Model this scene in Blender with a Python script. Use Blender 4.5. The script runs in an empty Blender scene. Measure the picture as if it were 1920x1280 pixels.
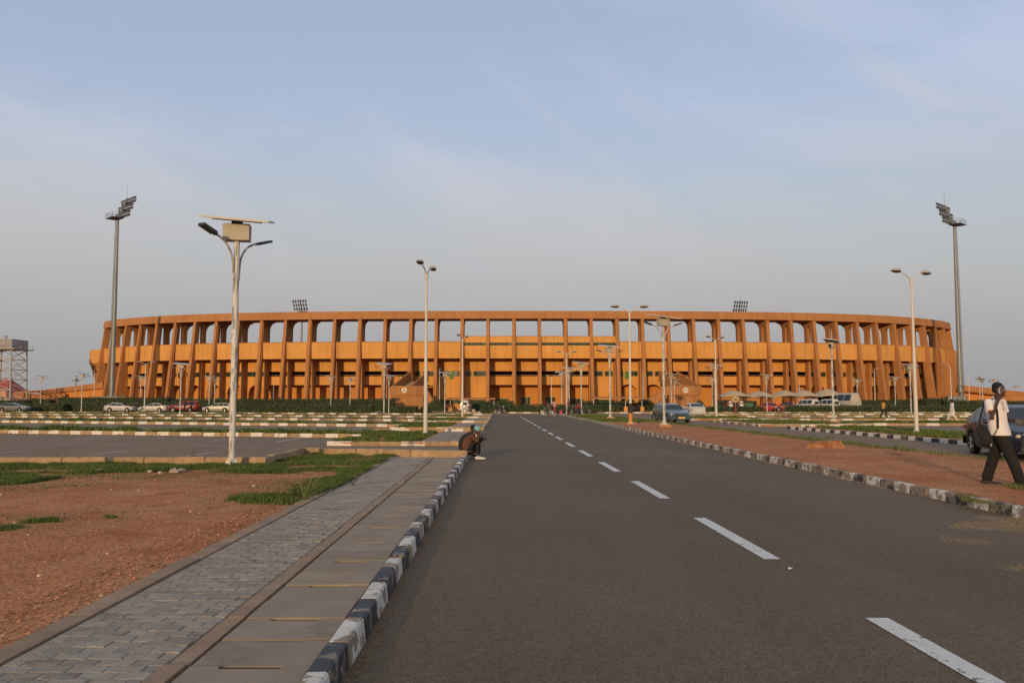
import bpy, bmesh, math, random
from mathutils import Vector, Matrix, noise as mnoise
R = math.radians
random.seed(7)
S = bpy.context.scene
COL = S.collection

# ------------------------------------------------------------------ camera
FPX, EYE, HORIZON = 1550.0, 1.55, 753.0
PITCH = math.atan((HORIZON - 640) / FPX)
cam_data = bpy.data.cameras.new('camera')
cam_data.sensor_width = 36.0
cam_data.lens = 36.0 * FPX / 1920.0
cam_data.clip_start, cam_data.clip_end = 0.1, 6000
cam = bpy.data.objects.new('camera', cam_data)
COL.objects.link(cam)
cam.location = (0, 0, EYE)
cam.rotation_euler = (R(90) + PITCH, 0, 0)
S.camera = cam

# ------------------------------------------------------------------ light
SUN_AZ, SUN_EL = R(14.0), R(9.0)      # sun behind the camera, a little to the left, low
world = bpy.data.worlds.new('World')
S.world = world
world.use_nodes = True
wn, wl = world.node_tree.nodes, world.node_tree.links
wn.clear()
w_out = wn.new('ShaderNodeOutputWorld')
w_bg = wn.new('ShaderNodeBackground')
w_sky = wn.new('ShaderNodeTexSky')
w_sky.sky_type = 'NISHITA'
w_sky.sun_disc = False
w_sky.sun_elevation = SUN_EL
w_sky.sun_rotation = R(180) + SUN_AZ
w_sky.air_density, w_sky.dust_density, w_sky.ozone_density = 1.0, 1.5, 2.2
SKY_STRENGTH = 0.15
w_bg.inputs['Strength'].default_value = SKY_STRENGTH
# thin veil of high haze and cirrus all round the sky, thicker towards the horizon
tc = wn.new('ShaderNodeTexCoord')
sep = wn.new('ShaderNodeSeparateXYZ'); wl.new(tc.outputs['Generated'], sep.inputs[0])
mp = wn.new('ShaderNodeMapping'); mp.vector_type = 'TEXTURE'
mp.inputs['Rotation'].default_value = (0, R(13), 0); mp.inputs['Scale'].default_value = (1.0, 1.0, 0.34)
mp.inputs['Location'].default_value = (6.48, 0.28, 0)
wl.new(tc.outputs['Generated'], mp.inputs[0])
n1 = wn.new('ShaderNodeTexNoise'); n1.inputs['Scale'].default_value = 1.9
n1.inputs['Detail'].default_value = 9; n1.inputs['Roughness'].default_value = 0.52
n1.inputs['Distortion'].default_value = 0.35
wl.new(mp.outputs[0], n1.inputs['Vector'])
r1 = wn.new('ShaderNodeMapRange'); r1.interpolation_type = 'SMOOTHSTEP'
r1.inputs['From Min'].default_value = 0.42; r1.inputs['From Max'].default_value = 0.78
r1.inputs['To Min'].default_value = 0.0; r1.inputs['To Max'].default_value = 0.55
wl.new(n1.outputs[0], r1.inputs['Value'])
hz = wn.new('ShaderNodeMapRange'); hz.interpolation_type = 'SMOOTHSTEP'
hz.inputs['From Min'].default_value = 0.0; hz.inputs['From Max'].default_value = 0.50
hz.inputs['To Min'].default_value = 0.96; hz.inputs['To Max'].default_value = 0.60
wl.new(sep.outputs['Z'], hz.inputs['Value'])
mx = wn.new('ShaderNodeMath'); mx.operation = 'ADD'; mx.use_clamp = True
wl.new(r1.outputs[0], mx.inputs[0]); wl.new(hz.outputs[0], mx.inputs[1])
mixw = wn.new('ShaderNodeMix'); mixw.data_type = 'RGBA'
ramp = wn.new('ShaderNodeValToRGB')
ramp.color_ramp.interpolation = 'B_SPLINE'
VEIL = [(0.0, (0.33, 0.325, 0.34)), (0.07, (0.40, 0.39, 0.395)), (0.15, (0.50, 0.49, 0.48)), (0.25, (0.535, 0.565, 0.62)), (0.38, (0.475, 0.575, 0.81)), (0.65, (0.53, 0.555, 0.61))]
while len(ramp.color_ramp.elements) < len(VEIL): ramp.color_ramp.elements.new(0.5)
for e, (p_, c_) in zip(ramp.color_ramp.elements, VEIL):
    e.position = p_; e.color = c_ + (1,)
wl.new(sep.outputs['Z'], ramp.inputs[0])
vs_ = wn.new('ShaderNodeVectorMath'); vs_.operation = 'SCALE'; vs_.inputs['Scale'].default_value = 1 / SKY_STRENGTH
wl.new(ramp.outputs[0], vs_.inputs[0])
wl.new(vs_.outputs[0], mixw.inputs['B'])
wl.new(mx.outputs[0], mixw.inputs['Factor'])
wl.new(w_sky.outputs[0], mixw.inputs['A'])
mp2 = wn.new('ShaderNodeMapping'); mp2.vector_type = 'TEXTURE'
mp2.inputs['Rotation'].default_value = (0, R(30), 0); mp2.inputs['Scale'].default_value = (0.75, 0.75, 0.20)
mp2.inputs['Location'].default_value = (-6.96, -6.83, 0)
wl.new(tc.outputs['Generated'], mp2.inputs[0])
n2 = wn.new('ShaderNodeTexNoise'); n2.inputs['Scale'].default_value = 1.7
n2.inputs['Detail'].default_value = 12; n2.inputs['Roughness'].default_value = 0.62; n2.inputs['Distortion'].default_value = 0.6
wl.new(mp2.outputs[0], n2.inputs['Vector'])
r2 = wn.new('ShaderNodeMapRange'); r2.interpolation_type = 'SMOOTHSTEP'
r2.inputs['From Min'].default_value = 0.52; r2.inputs['From Max'].default_value = 0.80
r2.inputs['To Min'].default_value = 0.0; r2.inputs['To Max'].default_value = 0.50
wl.new(n2.outputs[0], r2.inputs['Value'])
fade = wn.new('ShaderNodeMapRange'); fade.interpolation_type = 'SMOOTHSTEP'
fade.inputs['From Min'].default_value = 0.08; fade.inputs['From Max'].default_value = 0.30
wl.new(sep.outputs['Z'], fade.inputs['Value'])
wisp = wn.new('ShaderNodeMath'); wisp.operation = 'MULTIPLY'
wl.new(r2.outputs[0], wisp.inputs[0]); wl.new(fade.outputs[0], wisp.inputs[1])
mixc = wn.new('ShaderNodeMix'); mixc.data_type = 'RGBA'
mixc.inputs['B'].default_value = (0.60 / SKY_STRENGTH, 0.61 / SKY_STRENGTH, 0.66 / SKY_STRENGTH, 1)
wl.new(wisp.outputs[0], mixc.inputs['Factor']); wl.new(mixw.outputs['Result'], mixc.inputs['A'])
wl.new(mixc.outputs['Result'], w_bg.inputs['Color'])
wl.new(w_bg.outputs[0], w_out.inputs['Surface'])

sun_data = bpy.data.lights.new('sun', 'SUN')
sun_data.energy = 2.6
sun_data.angle = R(1.2)
sun_data.color = (1.0, 0.69, 0.36)
sun = bpy.data.objects.new('sun', sun_data)
COL.objects.link(sun)
sun_dir = Vector((math.sin(SUN_AZ) * math.cos(SUN_EL), math.cos(SUN_AZ) * math.cos(SUN_EL), -math.sin(SUN_EL)))
sun.rotation_euler = sun_dir.to_track_quat('-Z', 'Y').to_euler()
sun.location = (-30, -60, 60)

S.view_settings.view_transform = 'Standard'
S.view_settings.look = 'None'
S.view_settings.exposure = 0.0
S.view_settings.gamma = 1.0
S.render.engine = 'CYCLES'

# ------------------------------------------------------------------ measuring helpers
_c, _s = math.cos(PITCH), math.sin(PITCH)
def at(px, py, z=0.0):
    "ground point seen at a pixel of the 1920 px wide photograph, for a surface at height z"
    u, v = (px - 960) / FPX, -(py - 640) / FPX
    t = (z - EYE) / (_s + v * _c)
    return Vector((u * t, (_c - v * _s) * t, z))
def atY(px, py, Y):
    "point seen at a pixel on the vertical plane at distance Y"
    u, v = (px - 960) / FPX, -(py - 640) / FPX
    t = Y / (_c - v * _s)
    return Vector((u * t, Y, EYE + (_s + v * _c) * t))

# ------------------------------------------------------------------ materials
MATS = {}
def mat(name, col, rough=0.8, var=0.12, scale=6.0, bump=0.0, bscale=None, metal=0.0, detail=5.0,
        col2=None, thr=None, mscale=None, stretch=(1, 1, 1), spec=0.5, coat=0.0, rnd=0.0, island=False):
    """principled material whose colour is broken up by object-space noise; col2 is a second
    colour (worn paint, stains, soil) that shows where a noise passes thr"""
    if name in MATS: return MATS[name]
    m = bpy.data.materials.new(name); m.use_nodes = True
    nt = m.node_tree; N, L = nt.nodes, nt.links
    b = N['Principled BSDF']
    b.inputs['Roughness'].default_value = rough
    b.inputs['Metallic'].default_value = metal
    b.inputs['Specular IOR Level'].default_value = spec
    b.inputs['Coat Weight'].default_value = coat
    t = N.new('ShaderNodeTexCoord')
    mpn = N.new('ShaderNodeMapping'); mpn.inputs['Scale'].default_value = stretch
    L.new(t.outputs['Object'], mpn.inputs[0])
    oi = N.new('ShaderNodeObjectInfo')
    w = N.new('ShaderNodeMath'); w.operation = 'MULTIPLY'; w.inputs[1].default_value = 37.0
    L.new(oi.outputs['Random'], w.inputs[0])
    def nz(sc, det, r=0.55):
        n = N.new('ShaderNodeTexNoise'); n.noise_dimensions = '4D'
        n.inputs['Scale'].default_value = sc; n.inputs['Detail'].default_value = det
        n.inputs['Roughness'].default_value = r
        L.new(mpn.outputs[0], n.inputs['Vector']); L.new(w.outputs[0], n.inputs['W'])
        return n.outputs[0]
    a = nz(scale, detail)
    mr = N.new('ShaderNodeMapRange')
    mr.inputs['From Min'].default_value = 0.3; mr.inputs['From Max'].default_value = 0.7
    mr.inputs['To Min'].default_value = 1 - var; mr.inputs['To Max'].default_value = 1 + var
    L.new(a, mr.inputs['Value'])
    base = N.new('ShaderNodeRGB'); base.outputs[0].default_value = tuple(col) + (1,)
    src = base.outputs[0]
    if col2 is not None:
        k = nz(mscale or scale * 0.5, 6.0, 0.6)
        st = N.new('ShaderNodeMapRange'); st.interpolation_type = 'SMOOTHSTEP'
        lo = thr if thr is not None else 0.55
        st.inputs['From Min'].default_value = lo - 0.025; st.inputs['From Max'].default_value = lo + 0.025
        L.new(k, st.inputs['Value'])
        mm = N.new('ShaderNodeMix'); mm.data_type = 'RGBA'
        L.new(st.outputs[0], mm.inputs['Factor']); L.new(src, mm.inputs['A'])
        mm.inputs['B'].default_value = tuple(col2) + (1,)
        src = mm.outputs['Result']
    fac = mr.outputs[0]
    if rnd or island:
        rr = N.new('ShaderNodeMapRange')
        amt = rnd if rnd else 0.3
        rr.inputs['To Min'].default_value = 1 - amt; rr.inputs['To Max'].default_value = 1 + amt
        if island:
            g = N.new('ShaderNodeNewGeometry'); L.new(g.outputs['Random Per Island'], rr.inputs['Value'])
        else:
            L.new(oi.outputs['Random'], rr.inputs['Value'])
        q = N.new('ShaderNodeMath'); q.operation = 'MULTIPLY'
        L.new(fac, q.inputs[0]); L.new(rr.outputs[0], q.inputs[1]); fac = q.outputs[0]
    vm = N.new('ShaderNodeVectorMath'); vm.operation = 'SCALE'
    L.new(src, vm.inputs[0]); L.new(fac, vm.inputs['Scale'])
    L.new(vm.outputs[0], b.inputs['Base Color'])
    if bump:
        bn = N.new('ShaderNodeBump'); bn.inputs['Strength'].default_value = bump
        bn.inputs['Distance'].default_value = 0.02
        L.new(nz(bscale or scale * 4, 4.0), bn.inputs['Height'])
        L.new(bn.outputs[0], b.inputs['Normal'])
    MATS[name] = m
    return m

def glass(name, col=(0.02, 0.025, 0.03), rough=0.06):
    m = bpy.data.materials.new(name); m.use_nodes = True
    b = m.node_tree.nodes['Principled BSDF']
    b.inputs['Base Color'].default_value = tuple(col) + (1,)
    b.inputs['Roughness'].default_value = rough
    b.inputs['IOR'].default_value = 1.5
    MATS[name] = m
    return m

def asphalt(name, col, speck=0.5, patch=0.10, stain=0.25, dust=(0.20, 0.125, 0.085), dustamt=0.15):
    m = bpy.data.materials.new(name); m.use_nodes = True
    N, L = m.node_tree.nodes, m.node_tree.links
    b = N['Principled BSDF']; b.inputs['Roughness'].default_value = 0.78
    b.inputs['Specular IOR Level'].default_value = 0.35
    t = N.new('ShaderNodeTexCoord')
    def nz(sc, det, st=(1, 1, 1), r=0.55):
        mpn = N.new('ShaderNodeMapping'); mpn.inputs['Scale'].default_value = st
        L.new(t.outputs['Object'], mpn.inputs[0])
        n = N.new('ShaderNodeTexNoise'); n.inputs['Scale'].default_value = sc
        n.inputs['Detail'].default_value = det; n.inputs['Roughness'].default_value = r
        L.new(mpn.outputs[0], n.inputs['Vector']); return n.outputs[0]
    def rng(v, a, c, lo, hi):
        q = N.new('ShaderNodeMapRange')
        for k, x in zip(('From Min', 'From Max', 'To Min', 'To Max'), (a, c, lo, hi)): q.inputs[k].default_value = x
        L.new(v, q.inputs['Value']); return q.outputs[0]
    def mul(x, y):
        q = N.new('ShaderNodeMath'); q.operation = 'MULTIPLY'; L.new(x, q.inputs[0]); L.new(y, q.inputs[1]); return q.outputs[0]
    vor = N.new('ShaderNodeTexVoronoi'); vor.inputs['Scale'].default_value = 105
    L.new(t.outputs['Object'], vor.inputs['Vector'])
    sepc = N.new('ShaderNodeSeparateColor'); L.new(vor.outputs['Color'], sepc.inputs[0])
    grain = rng(sepc.outputs[0], 0, 1, 1 - speck, 1 + speck)
    f = mul(grain, rng(nz(0.35, 5, (1, 0.35, 1)), 0.3, 0.7, 1 - patch, 1 + patch))
    f = mul(f, rng(nz(0.9, 7, (1, 0.5, 1), 0.65), 0.66, 0.80, 1.0, 1 - stain))
    f = mul(f, rng(nz(14, 4), 0.3, 0.7, 0.88, 1.12))
    f = mul(f, rng(nz(1.1, 4, (1, 0.03, 1)), 0.3, 0.7, 1 - patch * .8, 1 + patch * .8))
    f = mul(f, rng(nz(2.6, 9, (1, 0.25, 1), 0.7), 0.70, 0.80, 1.0, 0.62))
    base = N.new('ShaderNodeMix'); base.data_type = 'RGBA'
    base.inputs['A'].default_value = tuple(col) + (1,); base.inputs['B'].default_value = tuple(dust) + (1,)
    L.new(rng(nz(0.22, 5), 0.42, 0.75, 0.0, dustamt * 3), base.inputs['Factor'])
    vm = N.new('ShaderNodeVectorMath'); vm.operation = 'SCALE'
    L.new(base.outputs['Result'], vm.inputs[0]); L.new(f, vm.inputs['Scale'])
    L.new(vm.outputs[0], b.inputs['Base Color'])
    bn = N.new('ShaderNodeBump'); bn.inputs['Strength'].default_value = 0.35; bn.inputs['Distance'].default_value = 0.006
    L.new(vor.outputs['Distance'], bn.inputs['Height']); L.new(bn.outputs[0], b.inputs['Normal'])
    MATS[name] = m
    return m

def soil(name, c1, c2, c3):
    "laterite: fine soil, coarser ironstone grains and washed, paler tracks"
    m = bpy.data.materials.new(name); m.use_nodes = True
    N, L = m.node_tree.nodes, m.node_tree.links
    b = N['Principled BSDF']; b.inputs['Roughness'].default_value = 0.95
    b.inputs['Specular IOR Level'].default_value = 0.2
    t = N.new('ShaderNodeTexCoord')
    def nz(sc, det, r=0.55):
        n = N.new('ShaderNodeTexNoise'); n.inputs['Scale'].default_value = sc
        n.inputs['Detail'].default_value = det; n.inputs['Roughness'].default_value = r
        L.new(t.outputs['Object'], n.inputs['Vector']); return n.outputs[0]
    def mix(a, bb, f, lo, hi):
        q = N.new('ShaderNodeMapRange'); q.inputs['From Min'].default_value = lo; q.inputs['From Max'].default_value = hi
        L.new(f, q.inputs['Value'])
        mm = N.new('ShaderNodeMix'); mm.data_type = 'RGBA'; L.new(q.outputs[0], mm.inputs['Factor'])
        for k, v in (('A', a), ('B', bb)):
            if isinstance(v, tuple): mm.inputs[k].default_value = v + (1,)
            else: L.new(v, mm.inputs[k])
        return mm.outputs['Result']
    a = mix(c1, c2, nz(0.55, 6), 0.38, 0.62)
    a = mix(a, c3, nz(1.6, 7, 0.62), 0.5, 0.72)
    vor = N.new('ShaderNodeTexVoronoi'); vor.inputs['Scale'].default_value = 42
    L.new(t.outputs['Object'], vor.inputs['Vector'])
    sc = N.new('ShaderNodeSeparateColor'); L.new(vor.outputs['Color'], sc.inputs[0])
    q = N.new('ShaderNodeMapRange'); q.inputs['To Min'].default_value = 0.62; q.inputs['To Max'].default_value = 1.38
    L.new(sc.outputs[0], q.inputs['Value'])
    vm = N.new('ShaderNodeVectorMath'); vm.operation = 'SCALE'
    L.new(a, vm.inputs[0]); L.new(q.outputs[0], vm.inputs['Scale'])
    L.new(vm.outputs[0], b.inputs['Base Color'])
    bn = N.new('ShaderNodeBump'); bn.inputs['Strength'].default_value = 0.8; bn.inputs['Distance'].default_value = 0.03
    L.new(nz(26, 5), bn.inputs['Height']); L.new(bn.outputs[0], b.inputs['Normal'])
    MATS[name] = m
    return m

def facade(name, col, course=0.0, streak=0.10, var=0.06):
    "painted render / blockwork: cloudy fading, rain streaks, faint horizontal courses"
    m = bpy.data.materials.new(name); m.use_nodes = True
    N, L = m.node_tree.nodes, m.node_tree.links
    b = N['Principled BSDF']; b.inputs['Roughness'].default_value = 0.9
    b.inputs['Specular IOR Level'].default_value = 0.2
    t = N.new('ShaderNodeTexCoord')
    def nz(sc, det, st):
        mpn = N.new('ShaderNodeMapping'); mpn.inputs['Scale'].default_value = st
        L.new(t.outputs['Object'], mpn.inputs[0])
        n = N.new('ShaderNodeTexNoise'); n.inputs['Scale'].default_value = sc; n.inputs['Detail'].default_value = det
        n.inputs['Roughness'].default_value = 0.6
        L.new(mpn.outputs[0], n.inputs['Vector']); return n.outputs[0]
    def rng(v, a, c, lo, hi):
        q = N.new('ShaderNodeMapRange')
        for k, x in zip(('From Min', 'From Max', 'To Min', 'To Max'), (a, c, lo, hi)): q.inputs[k].default_value = x
        L.new(v, q.inputs['Value']); return q.outputs[0]
    def mul(x, y):
        q = N.new('ShaderNodeMath'); q.operation = 'MULTIPLY'; L.new(x, q.inputs[0]); L.new(y, q.inputs[1]); return q.outputs[0]
    f = mul(rng(nz(0.25, 4, (1, 1, 1)), 0.3, 0.7, 1 - var, 1 + var), rng(nz(1.0, 5, (1.6, 1.6, 0.07)), 0.5, 0.75, 1.0, 1 - streak * 2))
    f = mul(f, rng(nz(6, 4, (1, 1, 1)), 0.3, 0.7, 0.95, 1.05))
    if course:
        sepz = N.new('ShaderNodeSeparateXYZ'); L.new(t.outputs['Object'], sepz.inputs[0])
        wv = N.new('ShaderNodeMath'); wv.operation = 'MULTIPLY'; wv.inputs[1].default_value = 2 * math.pi / 0.42
        L.new(sepz.outputs['Z'], wv.inputs[0])
        sn = N.new('ShaderNodeMath'); sn.operation = 'SINE'; L.new(wv.outputs[0], sn.inputs[0])
        f = mul(f, rng(sn.outputs[0], 0.6, 1.0, 1.0, 1 - course))
    base = N.new('ShaderNodeRGB'); base.outputs[0].default_value = tuple(col) + (1,)
    vm = N.new('ShaderNodeVectorMath'); vm.operation = 'SCALE'
    L.new(base.outputs[0], vm.inputs[0]); L.new(f, vm.inputs['Scale'])
    L.new(vm.outputs[0], b.inputs['Base Color'])
    bn = N.new('ShaderNodeBump'); bn.inputs['Strength'].default_value = 0.25; bn.inputs['Distance'].default_value = 0.03
    L.new(nz(3.5, 5, (1, 1, 1)), bn.inputs['Height']); L.new(bn.outputs[0], b.inputs['Normal'])
    MATS[name] = m
    return m

ORANGE = facade('orange_paint', (0.65, 0.315, 0.085), course=0.06, streak=.13, var=.09)
BROWN = facade('brown_paint', (0.415, 0.185, 0.070), streak=0.12, var=.10)
RUST = facade('deep_orange_paint', (0.58, 0.245, 0.062), streak=0.06)
ROAD = asphalt('road_asphalt', (0.116, 0.079, 0.041), speck=0.46)
LOT = asphalt('lot_asphalt', (0.21, 0.136, 0.074), speck=0.4, dustamt=0.25)
SOIL = soil('laterite_soil', (0.385, 0.147, 0.056), (0.48, 0.215, 0.100), (0.33, 0.115, 0.038))
CONC = mat('concrete', (0.235, 0.205, 0.17), 0.9, 0.16, 3.0, 0.3, 30)
SLABC = mat('slab_concrete', (0.265, 0.205, 0.147), 0.9, 0.14, 2.5, 0.25, 40, rnd=0.10, col2=(0.21, 0.165, 0.125), thr=0.60, mscale=1.6)
PAVER = mat('paver_concrete', (0.28, 0.235, 0.185), 0.9, 0.16, 9.0, 0.3, 60, rnd=0.16, col2=(0.215, 0.165, 0.125), thr=0.61, mscale=3.0)
EDGE = mat('edging_concrete', (0.29, 0.19, 0.118), 0.92, 0.22, 4.0, 0.35, 40, rnd=0.12)
KWHITE = mat('kerb_white_paint', (0.60, 0.56, 0.50), 0.8, 0.15, 8, 0.3, 40, col2=(0.27, 0.20, 0.135), thr=0.505, mscale=5.5)
KBLACK = mat('kerb_black_paint', (0.022, 0.024, 0.032), 0.6, 0.3, 8, 0.3, 40, col2=(0.21, 0.155, 0.11), thr=0.56, mscale=6.5)
KFADE = mat('kerb_faded_black', (0.05, 0.047, 0.045), 0.8, 0.3, 8, 0.3, 40, col2=(0.24, 0.18, 0.125), thr=0.47, mscale=6.0)
KTAN = mat('kerb_bare_concrete', (0.36, 0.235, 0.125), 0.9, 0.22, 6, 0.3, 40, col2=(0.20, 0.13, 0.08), thr=0.62, mscale=4, rnd=0.15)
KWHT2 = mat('kerb_white_fresh', (0.66, 0.60, 0.52), 0.8, 0.12, 8, 0.3, 40, col2=(0.33, 0.23, 0.14), thr=0.60, mscale=5.0)
LINE = mat('road_line_paint', (0.62, 0.61, 0.58), 0.7, 0.1, 20, col2=(0.16, 0.14, 0.125), thr=0.625, mscale=11)
LINE2 = mat('worn_line_paint', (0.58, 0.54, 0.48), 0.8, 0.15, 12, col2=(0.17, 0.14, 0.12), thr=0.60, mscale=5)
GRASS = mat('grass_blades', (0.080, 0.120, 0.016), 0.75, 0.25, 0.7, rnd=0.45, island=True)
LEAF = mat('hedge_leaves', (0.042, 0.062, 0.011), 0.6, 0.2, 0.8, rnd=0.5, island=True)
CORE = mat('dark_hedge_core', (0.018, 0.024, 0.008), 0.9, 0.3, 3)
PEEL = mat('peeling_white_pole', (0.58, 0.545, 0.49), 0.7, 0.1, 6, 0.15, 20, col2=(0.23, 0.235, 0.225), thr=0.53, mscale=6.5, stretch=(2.4, 2.4, 0.45), rnd=0.06)
WHITEP = mat('white_lamp_paint', (0.60, 0.55, 0.47), 0.55, 0.08, 3, col2=(0.30, 0.24, 0.18), thr=0.68, mscale=2.0, stretch=(2, 2, .5))
GALV = mat('galvanised_steel', (0.22, 0.225, 0.21), 0.5, 0.2, 2.0, metal=0.3, stretch=(1, 1, .3))
DKMET = mat('dark_metal', (0.035, 0.037, 0.04), 0.5, 0.2, 5)
LENS = mat('lamp_lens', (0.05, 0.035, 0.03), 0.2, 0.1, 5)
BOXM = mat('battery_box_paint', (0.42, 0.37, 0.29), 0.6, 0.10, 3, col2=(0.3, 0.22, 0.14), thr=0.66, mscale=3)  # base tone lowered to take in the shade of the panel above
PANELM = mat('solar_cells', (0.02, 0.024, 0.045), 0.18, 0.1, 3)
PANELB = mat('panel_back', (0.40, 0.37, 0.33), 0.7, 0.1, 3)
ALU = mat('panel_frame', (0.55, 0.52, 0.47), 0.5, 0.1, 3)
TYRE = mat('tyre_rubber', (0.018, 0.017, 0.017), 0.85, 0.2, 8)
RIM = mat('wheel_rim', (0.50, 0.49, 0.47), 0.35, 0.1, 5, metal=0.5)
DARK = mat('black_plastic', (0.015, 0.015, 0.017), 0.6, 0.2, 6)
CGLASS = glass('car_glass')
WGLASS = glass('window_glass', (0.025, 0.03, 0.024), 0.15)
GREENF = mat('green_window_frame', (0.10, 0.16, 0.045), 0.6, 0.1, 5)
PINKW = mat('pink_wall', (0.50, 0.27, 0.17), 0.9, 0.08, 1)
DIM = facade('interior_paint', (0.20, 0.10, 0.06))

# ------------------------------------------------------------------ mesh helpers
class MB:
    "collects simple solids and links them as one mesh object"
    def __init__(s): s.v = []; s.f = []
    def add(s, vs, fs):
        o = len(s.v); s.v += [tuple(v) for v in vs]; s.f += [tuple(i + o for i in f) for f in fs]
        return s
    def box(s, x0, x1, y0, y1, z0, z1):
        vs = [(x, y, z) for z in (z0, z1) for y in (y0, y1) for x in (x0, x1)]
        return s.add(vs, [(0, 2, 3, 1), (4, 5, 7, 6), (0, 1, 5, 4), (2, 6, 7, 3), (0, 4, 6, 2), (1, 3, 7, 5)])
    def hexa(s, b, t):
        "b, t: four bottom / top corners in the same (counter-clockwise) order"
        return s.add(list(b) + list(t), [(3, 2, 1, 0), (4, 5, 6, 7), (0, 1, 5, 4), (1, 2, 6, 5), (2, 3, 7, 6), (3, 0, 4, 7)])
    def prism(s, poly, z0, z1, cap=True):
        n = len(poly)
        vs = [(p[0], p[1], z0) for p in poly] + [(p[0], p[1], z1) for p in poly]
        fs = [(i, (i + 1) % n, n + (i + 1) % n, n + i) for i in range(n)]
        if cap: fs += [tuple(range(n - 1, -1, -1)), tuple(range(n, 2 * n))]
        return s.add(vs, fs)
    def obox(s, c, ax, ay, az):
        "box from centre and three half-axis vectors"
        c, ax, ay, az = Vector(c), Vector(ax), Vector(ay), Vector(az)
        b = [c - ax - ay - az, c + ax - ay - az, c + ax + ay - az, c - ax + ay - az]
        return s.hexa(b, [p + 2 * az for p in b])
    def bar(s, p, q, w, h=None):
        p, q = Vector(p), Vector(q); d = q - p; L_ = d.length
        if L_ < 1e-6: return s
        d.normalize(); up = Vector((0, 0, 1)) if abs(d.z) < 0.95 else Vector((0, 1, 0))
        a = d.cross(up).normalized(); b = a.cross(d)
        return s.obox((p + q) / 2, d * L_ / 2, a * w / 2, b * (h or w) / 2)
    def tube(s, pts, rad, n=8, cap=True):
        pts = [Vector(p) for p in pts]
        if not isinstance(rad, (list, tuple)): rad = [rad] * len(pts)
        ref = None; o = len(s.v)
        for i, p in enumerate(pts):
            d = (pts[min(i + 1, len(pts) - 1)] - pts[max(i - 1, 0)]).normalized()
            if ref is None: ref = Vector((1, 0, 0)) if abs(d.x) < 0.9 else Vector((0, 1, 0))
            a = (ref - d * ref.dot(d)).normalized(); b = d.cross(a); ref = a
            for k in range(n):
                t = 2 * math.pi * k / n
                s.v.append(tuple(p + (a * math.cos(t) + b * math.sin(t)) * rad[i]))
        for i in range(len(pts) - 1):
            for k in range(n):
                a0, a1 = o + i * n + k, o + i * n + (k + 1) % n
                s.f.append((a0, a1, a1 + n, a0 + n))
        if cap:
            s.f.append(tuple(o + k for k in range(n - 1, -1, -1)))
            e = o + (len(pts) - 1) * n
            s.f.append(tuple(e + k for k in range(n)))
        return s
    def lathe(s, prof, n=16, c=(0, 0, 0), axis='z'):
        "prof: (radius, height) pairs"
        o = len(s.v)
        for r, h in prof:
            for k in range(n):
                t = 2 * math.pi * k / n; x, y = r * math.cos(t), r * math.sin(t)
                p = (x, y, h) if axis == 'z' else ((h, x, y) if axis == 'x' else (x, h, y))
                s.v.append((p[0] + c[0], p[1] + c[1], p[2] + c[2]))
        for i in range(len(prof) - 1):
            for k in range(n):
                a0, a1 = o + i * n + k, o + i * n + (k + 1) % n
                s.f.append((a0, a1, a1 + n, a0 + n))
        s.f.append(tuple(o + k for k in range(n - 1, -1, -1)))
        e = o + (len(prof) - 1) * n
        s.f.append(tuple(e + k for k in range(n)))
        return s
    def ball(s, c, r, nu=10, nv=7, ax=None):
        "ellipsoid; r a number or three half-axes; ax optional rotation matrix"
        if not isinstance(r, (tuple, list)): r = (r, r, r)
        c = Vector(c); o = len(s.v)
        for i in range(nv + 1):
            ph = math.pi * (i + 0.02 * (i == 0) - 0.02 * (i == nv)) / nv
            for k in range(nu):
                t = 2 * math.pi * k / nu
                p = Vector((r[0] * math.sin(ph) * math.cos(t), r[1] * math.sin(ph) * math.sin(t), -r[2] * math.cos(ph)))
                if ax is not None: p = ax @ p
                s.v.append(tuple(c + p))
        for i in range(nv):
            for k in range(nu):
                a0, a1 = o + i * nu + k, o + i * nu + (k + 1) % nu
                s.f.append((a0, a1, a1 + nu, a0 + nu))
        s.f.append(tuple(o + k for k in range(nu - 1, -1, -1)))
        e = o + nv * nu; s.f.append(tuple(e + k for k in range(nu)))
        return s
    def mesh(s, name, m, smooth=False, angle=None):
        me = bpy.data.meshes.new(name)
        me.from_pydata(s.v, [], s.f)
        me.materials.append(m)
        if smooth:
            for p in me.polygons: p.use_smooth = True
            if angle: me.set_sharp_from_angle(angle=R(angle))
        me.update()
        return me
    def build(s, name, m, parent=None, smooth=False, loc=None, rot=None, angle=40, kind=None):
        return link(name, s.mesh(name, m, smooth, angle), parent, loc, rot, kind)

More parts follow.
